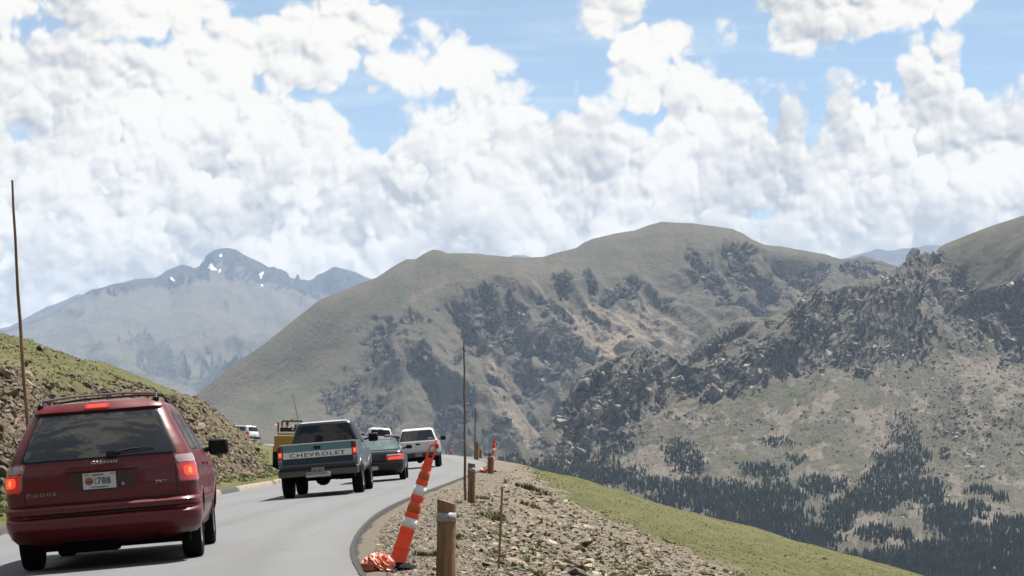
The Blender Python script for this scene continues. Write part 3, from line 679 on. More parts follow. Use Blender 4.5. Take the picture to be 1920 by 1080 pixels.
# far-off conifer forest on the right slope, one mass; a few lone thickets stand apart
def talus_and_crags():
    """real blocks lying on the far slopes: talus fields and broken cliff faces"""
    def protos(k, sd):
        rr = np.random.default_rng(sd); out = []
        for i in range(k):
            bm = bmesh.new()
            for _ in range(10):
                v = rr.normal(size=3); v /= np.linalg.norm(v); v = np.sign(v) * np.abs(v) ** .6 * rr.uniform(.8, 1.05); bm.verts.new(v)
            r = bmesh.ops.convex_hull(bm, input=bm.verts)
            bmesh.ops.delete(bm, geom=[g for g in set(r['geom_interior']) | set(r['geom_unused']) if isinstance(g, bmesh.types.BMVert)], context='VERTS')
            bmesh.ops.triangulate(bm, faces=bm.faces); bm.verts.index_update()
            out.append((np.array([v.co[:] for v in bm.verts]), np.array([[v.index for v in f.verts] for f in bm.faces]))); bm.free()
        return out
    mt, t, b = principled('far_rock')
    at = t.new('ShaderNodeAttribute', attribute_name='tint').outputs['Color']
    oc = t.new('ShaderNodeTexCoord').outputs['Object']
    c = t.mix(t.ramp(t.noise(oc, 0.15, 5, 0.6), 0.4, 0.6), (0.150, 0.132, 0.108), (0.235, 0.208, 0.172))
    t.link(t.mix(1.0, c, at, 'MULTIPLY'), b.inputs['Base Color']); b.inputs['Roughness'].default_value = 1.0; b.inputs['Specular IOR Level'].default_value = 0.05
    rr = np.random.default_rng(901)
    def put(S, wgt, n, med, sig, lo, hi, asp, sink, name, label, tl, th):
        X, Y, Z = S['X'], S['Y'], S['Z']
        PX = CX + X / Y * F; PY = CY - (Z - EYE) / Y * F
        dY, dX = np.gradient(PY, axis=0), np.gradient(PX, axis=1)
        w_ = (np.clip(np.abs(dX), 0, 4) * np.clip(np.abs(dY), 0, 4) * wgt(PX, PY)).ravel()
        idx = rr.choice(w_.size, n, p=w_ / w_.sum()); ii, jj = np.unravel_index(idx, PX.shape)
        s = np.clip(np.exp(rr.normal(math.log(med), sig, n)), lo, hi)
        pos = np.stack([X[ii, jj] + rr.normal(0, 2, n), Y[ii, jj] + rr.normal(0, 2, n), Z[ii, jj] - s * sink], 1)
        sz = np.stack([s * rr.uniform(.7, 1.4, n), s * rr.uniform(.7, 1.2, n), s * rr.uniform(.6, 1.0, n) * asp], 1)
        V, Fs, C = instance(protos(10, n), pos, sz, rr.uniform(0, 6.28, n), rr.normal(0, .35, (n, 2)), np.repeat((np.exp(rr.uniform(math.log(tl), math.log(th), n)) * np.exp(0.9 * fbm(PX[ii, jj] / 34, PY[ii, jj] / 26, 3, .5, 555)))[:, None], 3, 1))
        o = arr_mesh(name, V, Fs, mt, False, {'tint': C}); tag(o, label, 'rocks', kind='stuff')
    sel = lambda PX, PY: (PX > 940) & (PX < 1980) & (PY < 1090)
    tn = lambda PX, PY, th, sd: sstep(th, th + .35, fbm(PX / 55, PY / 35, 4, .6, sd))
    put(RS, lambda PX, PY: sel(PX, PY) * RS['tz'] * (0.06 + tn(PX, PY, -.05, 320) + sstep(1600, 1750, PX) * (PY < 900) * .8), 13000, 1.2, .6, .5, 4.5, .8, .3, 'talus', 'fields of broken rock on the lower right slope', .6, 1.25)
    put(RS, lambda PX, PY: sel(PX, PY) * np.clip(RS['zone'] * .12 + RS['cliff'], 0, 1) * (0.15 + tn(PX, PY, -.1, 350)), 8000, 3.6, .5, 1.2, 11, 1.1, .5, 'crags', 'blocky crags of the cliff band on the right slope', .5, 1.25)
    put(CM, lambda PX, PY: (PX > 560) & (PX < 1720) & (PY < 900) & (rr.random(PX.shape) < np.clip(CM['cliff'] + .02 * CM['rug'], 0, 1)), 4500, 4.2, .5, 1.8, 12, 1.1, .5, 'crags', 'broken rock faces of the central mountain', .35, .9)

def conifer_proto(nseg, tiers, seed):
    rr = np.random.default_rng(seed); V = []; Fs = []
    for k in range(tiers):
        f = k / tiers
        z0 = 0.10 + 0.80 * f; z1 = min(1.0, z0 + 0.34); rad = 0.17 * (1 - f) ** 0.8 + 0.02
        b = len(V)
        for i in range(nseg):
            a = 2 * math.pi * (i + 0.5 * (k % 2)) / nseg; r_ = rad * (0.75 + 0.5 * rr.random()) * (1.0 if i % 2 else 0.72)
            V.append((r_ * math.cos(a), r_ * math.sin(a), z0 - 0.04 * rr.random()))
        V.append((0, 0, z1))
        for i in range(nseg): Fs.append((b + i, b + (i + 1) % nseg, b + nseg))
    return np.array(V), np.array(Fs)
def instance(protos, pos, size, rotz, tilt=None, tint=None, zscale=None):
    Vs = []; Fs = []; Cs = []; base = 0
    for i in range(len(pos)):
        v, f = protos[i % len(protos)]
        c, s_ = math.cos(rotz[i]), math.sin(rotz[i])
        vv = v * (size[i] if np.ndim(size[i]) == 0 else np.asarray(size[i])[None])
        if tilt is not None:
            a, b = tilt[i]
            ca, sa = math.cos(a), math.sin(a); vv = vv @ np.array([[1, 0, 0], [0, ca, sa], [0, -sa, ca]])
            cb, sb = math.cos(b), math.sin(b); vv = vv @ np.array([[cb, 0, -sb], [0, 1, 0], [sb, 0, cb]])
        vv = vv @ np.array([[c, s_, 0], [-s_, c, 0], [0, 0, 1]])
        Vs.append(vv + pos[i]); Fs.append(f + base); base += len(v)
        if tint is not None: Cs.append(np.repeat(tint[i][None], len(v), 0))
    return np.concatenate(Vs), np.concatenate(Fs), (np.concatenate(Cs) if tint is not None else None)

def forest():
    X, Y, Z = RS['X'], RS['Y'], RS['Z']
    PX = CX + X / Y * F; PY = CY - (Z - EYE) / Y * F
    warp = 0.55 * fbm(PX / 14, PY / 10, 4, 0.65, 400) + 0.08
    st = [(1688, 781, 12, 8), (1695, 816, 26, 35), (1688, 876, 46, 34), (1720, 850, 26, 12), (1696, 918, 60, 28), (1629, 939, 50, 24), (1640, 897, 22, 24), (1456, 830, 26, 10), (1495, 860, 14, 10), (1432, 883, 40, 14), (1540, 912, 46, 18), (1453, 932, 58, 26),
          (1435, 980, 75, 40), (1516, 1012, 55, 25), (1576, 968, 30, 30), (1836, 921, 22, 8), (1871, 935, 13, 8), (1770, 972, 40, 24), (1829, 958, 22, 15), (1752, 925, 18, 20), (1815, 1000, 55, 16), (1745, 760, 12, 6), (1769, 855, 9, 9), (1692, 1008, 16, 10),
          (1275, 850, 26, 30), (1301, 872, 16, 24), (1146, 851, 50, 14, -25, .85), (1058, 880, 74, 18), (1115, 890, 85, 22), (1305, 925, 64, 26), (1357, 940, 62, 34), (1269, 935, 44, 18), (1217, 911, 50, 14, 0, .8), (953, 858, 22, 8), (965, 876, 34, 14), (1000, 876, 20, 9), (1380, 960, 60, 30), (1640, 1000, 30, 14), (1900, 985, 40, 12)]
    m = strokes_field(PX, PY, st, warp, 0.08)
    band = pl([(1200, 965), (1350, 1015), (1500, 1048), (1600, 1040), (1750, 1018), (1920, 1000), (2080, 990)], PX)
    m = np.maximum(m, (PY > band + 12 * warp) * 1.0)
    ok = (m > 0.5) & (PY < 1120) & (PX > 935) & (fbm(PX / 9, PY / 6, 3, .6, 444) > -.42)
    # visible area weights: sample in the photograph's density, standing on the terrain
    dY, dX = np.gradient(PY, axis=0), np.gradient(PX, axis=1)
    wgt = (np.clip(np.abs(dX), 0, 4) * np.clip(np.abs(dY), 0, 4) * ok).ravel()
    wgt *= np.where(PY.ravel() > np.ravel(pl([(1200, 945), (1400, 995), (1600, 1045), (1760, 1085)], PX)) + 25, 0.15, 1.0)
    n = 26000
    idx = np.random.default_rng(77).choice(wgt.size, n, p=wgt / wgt.sum())
    ii, jj = np.unravel_index(idx, PX.shape)
    rr = np.random.default_rng(78)
    pos = np.stack([X[ii, jj] + rr.normal(0, 3, n), Y[ii, jj] + rr.normal(0, 3, n), Z[ii, jj] - 1.5], 1)
    hgt = np.clip(rr.normal(8.6, 2.4, n), 4.0, 14) * pl([(780, 0.55), (860, 0.8), (960, 1.0)], PY[ii, jj])
    protos = [conifer_proto(8, 5, k) for k in range(6)]
    low_ = pl([(820, 1.0), (930, 0.0)], PY[ii, jj]) * rr.uniform(.3, 1, n)      # wind-stunted near the tree line
    wd = rr.uniform(.75, 1.25, n)
    size = [np.array([h * (.9 + .5 * q_) * k_, h * (.9 + .5 * q_) * k_, h * (1 - .35 * q_)]) for h, q_, k_ in zip(hgt, low_, wd)]
    tint = np.repeat((rr.uniform(0.6, 1.4, n) * np.exp(.6 * fbm(PX[ii, jj] / 20, PY[ii, jj] / 14, 3, .5, 888)))[:, None], 3, 1)
    V, Fs, C = instance(protos, pos, size, rr.uniform(0, 6.28, n), None, tint)
    mt, t, b = principled('conifer_needles')
    at = t.new('ShaderNodeAttribute', attribute_name='tint').outputs['Color']
    oc = t.new('ShaderNodeTexCoord').outputs['Object']
    c = t.mix(t.ramp(t.noise(oc, 0.02, 5, 0.6), 0.35, 0.65), (0.018, 0.028, 0.016), (0.034, 0.048, 0.024))
    t.link(t.mix(1.0, c, at, 'MULTIPLY'), b.inputs['Base Color']); b.inputs['Roughness'].default_value = 0.9
    b.inputs['Specular IOR Level'].default_value = 0.1
    MATS['conifer_needles'] = mt
    o = arr_mesh('forest', V, Fs, mt, False, {'tint': C})
    tag(o, 'dark conifer forest covering the lower right slope in patches', 'forest', kind='stuff')

def valley():
    m, t, b = principled('valley_floor')
    oc = t.new('ShaderNodeTexCoord').outputs['Object']
    n = t.noise(oc, 0.004, 8, 0.6)
    t.link(t.mix(t.ramp(n, 0.35, 0.65), (0.035, 0.045, 0.02), (0.085, 0.08, 0.05)), b.inputs['Base Color'])
    b.inputs['Roughness'].default_value = 1.0
    xs = np.arange(-11900, 11901, 425).astype(float)
    ys = np.arange(-4900, 23401, 404).astype(float)
    X, Y = np.meshgrid(xs, ys)
    d = np.hypot(X, Y - 20)
    Z = -560 + 60 * fbm(X / 2500, Y / 2500, 4, .5, 500) + 0 * d
    V = np.stack([X.ravel(), Y.ravel(), Z.ravel()], 1)
    o = arr_mesh('valley', V, grid_faces(len(ys), len(xs)), m, True)
    tag(o, 'deep valley floor far below the road', kind='structure')
    # the hill that carries the road drops to the valley on every side
    ang = np.linspace(0, 2 * np.pi, 97)
    rad = [(0.0, 0), (0.10, 1), (0.3, 2), (1.0, 3)]
    ring = []
    x0, x1, y0, y1 = -150, 165, -60, 508
    cxm, cym = (x0 + x1) / 2, (y0 + y1) / 2
    edge = []
    for a in ang:
        c, s_ = math.cos(a), math.sin(a)
        k = min(abs((x1 - x0) / 2 / c) if abs(c) > 1e-6 else 1e9, abs((y1 - y0) / 2 / s_) if abs(s_) > 1e-6 else 1e9) * 0.985
        edge.append((cxm + c * k, cym + s_ * k, c, s_))
    rows = []
    for dist, dz_ in ((-2, -3.0), (60, -40), (300, -190), (900, -600)):
        rows.append([(ex + c * dist, ey + s_ * dist, gz(ex, ey) * (1 if dist < 100 else 0.3) + dz_) for ex, ey, c, s_ in edge])
    V = np.array(rows).reshape(-1, 3)
    o = arr_mesh('hill', V, grid_faces(4, 97), m, True)
    tag(o, 'steep hill flanks falling from the road to the valley', kind='structure')

def added_shade_hill():
    """unseen slope added behind and left of the camera to darken ambient light and reflections"""
    ang = np.linspace(R(150), R(395), 120)      # measured from +Y, clockwise to the left and behind
    rad = np.array([70, 110, 180, 280, 420, 650, 950, 1300.0])
    hh = np.array([-3, 8, 45, 105, 185, 290, 380, 330.0])
    A, Rr = np.meshgrid(R(90) + np.linspace(R(15), R(215), 120), rad)
    fade = np.minimum(sstep(R(105), R(140), A), 1 - sstep(R(270), R(300), A))
    X = Rr * np.cos(A); Y = Rr * np.sin(A)
    Z = hh[:, None] * fade * (0.85 + 0.5 * fbm(X / 300, Y / 300, 4, .5, 700)) - (1 - fade) * (10 + Rr * 0.3) - 3
    V = np.stack([X.ravel(), Y.ravel(), Z.ravel()], 1)
    mt = mountain_mat('added_shade_hill', (0.10, 0.085, 0.06), (0.085, 0.085, 0.05), (0.07, 0.08, 0.035), (0.11, 0.09, 0.07), (0.03, 0.03, 0.03), (0.15, 0.12, 0.09), 0.03, 2.0)
    o = arr_mesh('hill', V, grid_faces(len(rad), 120), mt, True, {'cov': np.full((V.shape[0], 3), .3)})
    tag(o, 'unseen slope added behind the viewer to darken ambient light and reflections', kind='structure')
near_ground(); road(); added_shade_hill(); central_mountain(); far_peak(); far_ridges(); right_slope(); talus_and_crags(); forest(); valley()

# ------------------------------------------------------------------ the air
def haze():
    x0, x1, y0, y1, z0, z1 = -12000, 12000, -5000, 23500, -700, 1720
    V = np.array([(x, y, z) for z in (z0, z1) for y in (y0, y1) for x in (x0, x1)], float)
    Fq = np.array([(0, 2, 3, 1), (4, 5, 7, 6), (0, 1, 5, 4), (2, 6, 7, 3), (0, 4, 6, 2), (1, 3, 7, 5)])
    m = bpy.data.materials.new('haze'); m.use_nodes = True
    t = NT(m.node_tree); t.n.clear()
    v = t.new('ShaderNodeVolumePrincipled')
    v.inputs['Color'].default_value = (0.52, 0.66, 0.88, 1)
    v.inputs['Density'].default_value = HAZE
    v.inputs['Anisotropy'].default_value = 0.0
    t.link(v.outputs[0], t.new('ShaderNodeOutputMaterial').inputs['Volume'])
    o = arr_mesh('haze', V, Fq, m)
    tag(o, 'thin blue air between the mountains', kind='stuff')
HAZE = 0.000031
haze()

# ------------------------------------------------------------------ vehicle building kit
class Body:
    """closed shell of horizontal outlines; slice = (z, y_rear, y_front, half_width, rear_radius, front_radius, rear_bulge)"""
    NR, NC, NS, NF = 14, 7, 60, 8
    def __init__(s, slices, sub=5, mono=None, side_bow=0.03):
        s.sl = np.array(slices, float); s.sub = sub; s.bow = side_bow
        s.mono = len(s.sl) if mono is None else mono
    def at(s, z):
        a = s.sl[:s.mono]
        return np.array([np.interp(z, a[:, 0], a[:, k]) for k in range(7)])
    def rows(s):
        out = [];
        for i in range(len(s.sl) - 1):
            for k in range(s.sub): out.append(s.sl[i] * (1 - k / s.sub) + s.sl[i + 1] * k / s.sub)
        out.append(s.sl[-1]); return out
    def outline(s, p):
        z, yr, yf, w, rr, rf, bu = p
        pts = []
        for x in np.linspace(-(w - rr), w - rr, s.NR): pts.append((x, yr + bu * (x / (w - rr)) ** 2))
        def arc(cx_, cy_, r, a0, a1, n, ex=2.0):
            for a in np.linspace(a0, a1, n + 2)[1:-1]: pts.append((cx_ + r * math.cos(a), cy_ + r * math.sin(a)))
        arc(w - rr, yr + bu + rr, rr, -math.pi / 2, 0, s.NC)
        for y in np.linspace(yr + bu + rr, yf - rf, s.NS): pts.append((w, y))
        arc(w - rf, yf - rf, rf, 0, math.pi / 2, s.NC)
        for x in np.linspace(w - rf, -(w - rf), s.NF): pts.append((x, yf))
        arc(-(w - rf), yf - rf, rf, math.pi / 2, math.pi, s.NC)
        for y in np.linspace(yf - rf, yr + bu + rr, s.NS): pts.append((-w, y))
        arc(-(w - rr), yr + bu + rr, rr, math.pi, 1.5 * math.pi, s.NC)
        return pts
    def P(s, z, t):
        """t: |t|<1 rear face, 1..2 rear corner, 2..3 side from rear to front"""
        z_, yr, yf, w, rr, rf, bu = s.at(z); sg = 1 if t >= 0 else -1; a = abs(t)
        if a <= 1: x, y = a * (w - rr), yr + bu * a * a
        elif a <= 2:
            th = -math.pi / 2 + (a - 1) * math.pi / 2
            x, y = w - rr + rr * math.cos(th), yr + bu + rr + rr * math.sin(th)
        else: x, y = w, (yr + bu + rr) * (3 - a) + (yf - rf) * (a - 2)
        return Vector((sg * x, y, z))
    def N(s, z, t):
        e = 1e-3
        a = s.P(z, t + e) - s.P(z, t - e); b = s.P(z + e, t) - s.P(z - e, t)
        n = a.cross(b)
        return n.normalized() if n.length > 0 else Vector((0, -1, 0))
    def t_of_x(s, z, x):
        p = s.at(z); w, rr = p[3], p[4]; a = abs(x)
        if a <= w - rr: t = a / (w - rr)
        else: t = 1 + (math.asin(min(1, (a - (w - rr)) / rr))) / (math.pi / 2)
        return t if x >= 0 else -t
    def t_of_y(s, z, y, side=1):
        z_, yr, yf, w, rr, rf, bu = s.at(z)
        y0 = yr + bu + rr; y1 = yf - rf
        return side * (2 + np.clip((y - y0) / (y1 - y0), 0, 1))
    def mesh(s, name, mat, parent, wheels=(), wheel_r=0.40, wheel_z=0.33, bottom=True, top=True):
        rows = s.rows(); V = []; nc = None
        for p in rows:
            o = s.outline(p); nc = len(o); V += [(x, y, p[0]) for x, y in o]
        V = np.array(V); nr = len(rows); Fs = []
        def inside(v):
            for wy in wheels:
                if abs(v[0]) > 0.45 and math.hypot(v[1] - wy, v[2] - wheel_z) < wheel_r: return wy
            return None
        for i in range(nr - 1):
            for j in range(nc):
                f = (i * nc + j, i * nc + (j + 1) % nc, (i + 1) * nc + (j + 1) % nc, (i + 1) * nc + j)
                if wheels and all(inside(V[k]) is not None for k in f): continue
                Fs.append(f)
        for k in range(len(V)):                      # snap the arch rims to a circle
            wy = inside(V[k]) if wheels else None
            if wy is not None:
                d = np.array([V[k][1] - wy, V[k][2] - wheel_z]); L = np.linalg.norm(d)
                if L > wheel_r * 0.55:
                    d = d / L * wheel_r; V[k][1] = wy + d[0]; V[k][2] = wheel_z + d[1]
        if bottom: Fs.append(tuple(reversed(range(nc))))
        if top: Fs.append(tuple((nr - 1) * nc + j for j in range(nc)))
        me = bpy.data.meshes.new(name); me.from_pydata([tuple(v) for v in V], [], Fs)
        used = set(); [used.update(f) for f in Fs]
        me.update(); me.validate()
        o = bpy.data.objects.new(name, me); COL.objects.link(o); me.materials.append(mat)
        bm = bmesh.new(); bm.from_mesh(me)
        bmesh.ops.delete(bm, geom=[v for v in bm.verts if not v.link_faces], context='VERTS')
        bmesh.ops.recalc_face_normals(bm, faces=bm.faces); bm.to_mesh(me); bm.free()
        me.polygons.foreach_set('use_smooth', np.ones(len(me.polygons), bool))
        sharp(me, 38)
        if parent: o.parent = parent
        return o
    def patch(s, name, mat, parent, z0, z1, tl, tr, off=0.004, r=0.0, nz=12, nt=14, depth=0.010, smooth=True):
        """a panel lying on the shell between heights z0..z1 and outline params tl(z)..tr(z)"""
        fl = tl if callable(tl) else (lambda z: tl); fr_ = tr if callable(tr) else (lambda z: tr)
        fz0 = z0 if callable(z0) else (lambda a: z0); fz1 = z1 if callable(z1) else (lambda a: z1)
        grid = []
        H = abs(fz1(.5) - fz0(.5))
        bs = list(np.linspace(0, 1, nz))
        if r > 0:
            e = min(0.45, r / H); bs = sorted(set([0, e * .08, e * .25, e * .55, e] + list(np.linspace(e, 1 - e, nz - 6)) + [1 - e, 1 - e * .55, 1 - e * .25, 1 - e * .08, 1]))
        for b_ in bs:
            row = []
            zc = fz0(.5) + (fz1(.5) - fz0(.5)) * b_
            d = min(b_, 1 - b_) * H
            ins = 0.0
            if r > 0 and d < r: ins = r - math.sqrt(max(0, r * r - (r - d) ** 2))
            for k in range(nt + 1):
                a = k / nt
                z = fz0(a) + (fz1(a) - fz0(a)) * b_
                L, Rr = fl(z), fr_(z)
                wid = (s.P(z, Rr) - s.P(z, L)).length
                f = min(0.45, ins / max(wid, 1e-3))
                t = L + (Rr - L) * (f + (1 - 2 * f) * a)
                row.append(s.P(z, t) + s.N(z, t) * off)
            grid.append(row)
        nr, nc = len(grid), nt + 1
        V = [p for row in grid for p in row]
        Fs = [(i * nc + j, i * nc + j + 1, (i + 1) * nc + j + 1, (i + 1) * nc + j) for i in range(nr - 1) for j in range(nc - 1)]
        loop = [(0, j) for j in range(nc)] + [(i, nc - 1) for i in range(1, nr)] + [(nr - 1, j) for j in range(nc - 2, -1, -1)] + [(i, 0) for i in range(nr - 2, 0, -1)]
        b0 = len(V)
        cen = grid[nr // 2][nc // 2]
        nn = s.N((fz0(.5) + fz1(.5)) / 2, (fl(fz0(.5)) + fr_(fz0(.5))) / 2)
        for i, j in loop: V.append(grid[i][j] - nn * depth)
        m = len(loop)
        for k in range(m):
            a, b = loop[k], loop[(k + 1) % m]
            Fs.append((a[0] * nc + a[1], b0 + k, b0 + (k + 1) % m, b[0] * nc + b[1]))
        me = bpy.data.meshes.new(name); me.from_pydata([tuple(v) for v in V], [], Fs); me.update()
        bm = bmesh.new(); bm.from_mesh(me); bmesh.ops.recalc_face_normals(bm, faces=bm.faces); bm.to_mesh(me); bm.free()
        me.materials.append(mat)
        me.polygons.foreach_set('use_smooth', np.ones(len(me.polygons), bool)); sharp(me, 45)
        o = bpy.data.objects.new(name, me); COL.objects.link(o)
        if parent: o.parent = parent
        return o

def sharp(me, deg):
    """mark edges sharper than deg as hard"""
    bm = bmesh.new(); bm.from_mesh(me)
    for e in bm.edges:
        e.smooth = not (len(e.link_faces) == 2 and e.calc_face_angle(0) > R(deg))
    bm.to_mesh(me); bm.free()

class MB:
    """collects primitive shapes into one mesh"""
    def __init__(s): s.bm = bmesh.new()
    def add(s, V, Fs, M=None):
        vs = [s.bm.verts.new((M @ Vector(v)) if M else v) for v in V]
        for f in Fs:
            try: s.bm.faces.new([vs[i] for i in f])
            except ValueError: pass
        return s
    def box(s, x0, x1, y0, y1, z0, z1, M=None):
        V = [(x, y, z) for z in (z0, z1) for y in (y0, y1) for x in (x0, x1)]
        return s.add(V, [(0, 2, 3, 1), (4, 5, 7, 6), (0, 1, 5, 4), (2, 6, 7, 3), (0, 4, 6, 2), (1, 3, 7, 5)], M)
    def tube(s, pts, rad, n=8, cap=True):
        pts = [Vector(p) for p in pts]
        if np.ndim(rad) == 0: rad = [rad] * len(pts)
        rings = []; up = None
        for i, p in enumerate(pts):
            d = (pts[min(i + 1, len(pts) - 1)] - pts[max(i - 1, 0)]).normalized()
            if up is None:
                up = Vector((0, 0, 1)) if abs(d.z) < 0.9 else Vector((0, 1, 0))
            a = d.cross(up).normalized(); up = a.cross(d).normalized()
            rings.append([s.bm.verts.new(p + (a * math.cos(2 * math.pi * k / n) + up * math.sin(2 * math.pi * k / n)) * rad[i]) for k in range(n)])
        for i in range(len(rings) - 1):
            for k in range(n): s.bm.faces.new((rings[i][k], rings[i][(k + 1) % n], rings[i + 1][(k + 1) % n], rings[i + 1][k]))
        if cap:
            s.bm.faces.new(rings[0][::-1]); s.bm.faces.new(rings[-1])
        return s
    def lathe(s, prof, n=32, axis='x', M=None, closed=True):
        rings = []
        for a, r in prof:
            ring = []
            for k in range(n):
                c, sn = math.cos(2 * math.pi * k / n) * r, math.sin(2 * math.pi * k / n) * r
                v = Vector((a, c, sn)) if axis == 'x' else Vector((c, sn, a))
                ring.append(s.bm.verts.new((M @ v) if M else v))
            rings.append(ring)
        for i in range(len(rings) - 1):
            for k in range(n): s.bm.faces.new((rings[i][k], rings[i][(k + 1) % n], rings[i + 1][(k + 1) % n], rings[i + 1][k]))
        if closed:
            s.bm.faces.new(rings[0][::-1]); s.bm.faces.new(rings[-1])
        return s
    def ell(s, c, r, n=12):
        M = Matrix.Translation(c) @ Matrix.Diagonal((*r, 1))
        bmesh.ops.create_uvsphere(s.bm, u_segments=n, v_segments=max(6, n // 2), radius=1, matrix=M); return s
    def bevel(s, w=0.01, seg=2):
        bmesh.ops.bevel(s.bm, geom=list(s.bm.edges), offset=w, segments=seg, affect='EDGES', profile=0.5, clamp_overlap=True); return s
    def build(s, name, mat, parent=None, smooth=True, ang=40):
        me = bpy.data.meshes.new(name)
        bmesh.ops.recalc_face_normals(s.bm, faces=s.bm.faces)
        s.bm.to_mesh(me); s.bm.free()
        if mat: me.materials.append(mat)
        me.polygons.foreach_set('use_smooth', np.full(len(me.polygons), smooth))
        if smooth: sharp(me, ang)
        o = bpy.data.objects.new(name, me); COL.objects.link(o)
        if parent: o.parent = parent
        return o

def empty(name, loc, yaw=0.0, label=None, cat=None, group=None, bank=None):
    o = bpy.data.objects.new(name, None); COL.objects.link(o)
    o.empty_display_size = 0.3
    if bank is None: o.rotation_euler = (0, 0, yaw)
    else:
        n = Vector(bank).normalized()
        f = Vector((-math.sin(yaw), math.cos(yaw), 0)); f = (f - n * f.dot(n)).normalized(); r = f.cross(n)
        o.rotation_euler = Matrix((r, f, n)).transposed().to_euler()
    o.location = loc
    tag(o, label, cat, group); return o

def on_road(x, y):
    e = 0.5
    n = Vector((-(pz(x + e, y) - pz(x - e, y)) / (2 * e), -(pz(x, y + e) - pz(x, y - e)) / (2 * e), 1))
    return Vector((x, y, pz(x, y))), n

def text_mesh(name, txt, mat, parent, loc, height, width=None, rot=(90, 0, 0), shear=0.0, extrude=0.004, spacing=1.0, bold=0.0):
    cu = bpy.data.curves.new(name, 'FONT'); cu.body = txt; cu.size = 1; cu.extrude = 0; cu.align_x = 'CENTER'; cu.shear = shear
    cu.space_character = spacing; cu.offset = bold; cu.resolution_u = 3
    tmp = bpy.data.objects.new(name, cu); COL.objects.link(tmp)
    bpy.context.view_layer.update()
    me = bpy.data.meshes.new_from_object(tmp)
    bpy.data.objects.remove(tmp)
    co = np.array([v.co[:] for v in me.vertices])
    mn, mx = co.min(0), co.max(0); sc = height / (mx[1] - mn[1])
    sx_ = sc if width is None else width / (mx[0] - mn[0])
    bm = bmesh.new(); bm.from_mesh(me)
    for v in bm.verts: v.co = ((v.co.x - (mn[0] + mx[0]) / 2) * sx_, (v.co.y - (mn[1] + mx[1]) / 2) * sc, 0)
    ex = bmesh.ops.extrude_face_region(bm, geom=list(bm.faces))
    for v in [g for g in ex['geom'] if isinstance(g, bmesh.types.BMVert)]: v.co.z += extrude
    bmesh.ops.recalc_face_normals(bm, faces=bm.faces); bm.to_mesh(me); bm.free()
    me.materials.clear(); me.materials.append(mat)
    o = bpy.data.objects.new(name, me); COL.objects.link(o); o.parent = parent
    o.location = loc; o.rotation_euler = tuple(R(a) for a in rot)
    return o

# materials
def paint(name, col, metal=0.25, rough=0.32, coat=0.7, dirt=0.08):
    m, t, b = principled(name)
    oc = t.new('ShaderNodeTexCoord').outputs['Object']
    dust = t.noise(oc, 2.0, 6, 0.65); z = t.sep(oc)[2]
    c = t.mix(t.ramp(dust, 0.35, 0.75, 0, dirt), col, tuple(min(1, x * 0.6 + 0.10) for x in col))
    low = t.m('MULTIPLY', t.ramp(z, 0.75, 0.25), t.ramp(dust, 0.3, 0.6, 0.05, dirt * 3))
    c = t.mix(low, c, (0.13, 0.115, 0.10))
    t.link(c, b.inputs['Base Color'])
    b.inputs['Metallic'].default_value = metal; b.inputs['Specular IOR Level'].default_value = 0.3
    t.link(t.ramp(dust, 0.3, 0.7, rough * 0.85, rough * 1.25), b.inputs['Roughness'])
    b.inputs['Coat Weight'].default_value = coat; b.inputs['Coat Roughness'].default_value = 0.05
    return m
def glass_dark(name, col=(0.012, 0.013, 0.014), rough=0.04, spec=0.8):
    m, t, b = principled(name)
    oc = t.new('ShaderNodeTexCoord').outputs['Object']
    n = t.noise(oc, 3.0, 5, 0.6)
    t.link(t.mix(t.ramp(n, 0.4, 0.75, 0, 0.5), col, tuple(x * 2.2 + 0.004 for x in col)), b.inputs['Base Color'])
    b.inputs['Roughness'].default_value = rough; b.inputs['Specular IOR Level'].default_value = spec
    b.inputs['IOR'].default_value = 1.52
    return m
RED = paint('dark_red_paint', (0.125, 0.002, 0.006), 0.05, 0.42, 0.30, 0.02)
VGLASS = glass_dark('tinted_glass', (0.020, 0.019, 0.017), 0.03, 0.75)
GLASS = glass_dark('car_glass', (0.006, 0.007, 0.009), 0.04, 0.35)
TEALGLASS = glass_dark('pale_rear_glass', (0.065, 0.110, 0.105), 0.05, 1.0)
BLACK = simple('black_plastic', (0.007, 0.007, 0.008), 0.55, spec=0.25)
UNDER = simple('underbody', (0.004, 0.004, 0.004), 1.0, spec=0.08)
RUBBER = simple('tyre_rubber', (0.008, 0.008, 0.009), 0.95, spec=0.12, var=0.25)
CHROME = simple('chrome', (0.55, 0.55, 0.56), 0.18, 1.0)
ALLOY = simple('alloy', (0.40, 0.40, 0.41), 0.35, 0.9)
LRED = simple('tail_lamp_red', (0.45, 0.012, 0.010), 0.12, coat=1.0, emit=(1.0, 0.05, 0.02), es=0.06)
LRED2 = simple('tail_lamp_dark_red', (0.20, 0.008, 0.008), 0.15, coat=1.0)
LLIT = simple('brake_lamp_lit', (0.6, 0.03, 0.02), 0.2, emit=(1.0, 0.085, 0.035), es=0.30)
LHOT = simple('brake_bulb', (0.9, 0.2, 0.05), 0.2, emit=(1.0, 0.13, 0.04), es=0.7)
LCLEAR = simple('clear_lens', (0.42, 0.30, 0.30), 0.12, coat=1.0)
PLATE = simple('plate_white', (0.60, 0.60, 0.58), 0.45)
INK = simple('plate_ink', (0.03, 0.03, 0.035), 0.5)
ORANGEINK = simple('plate_orange', (0.42, 0.10, 0.04), 0.5)

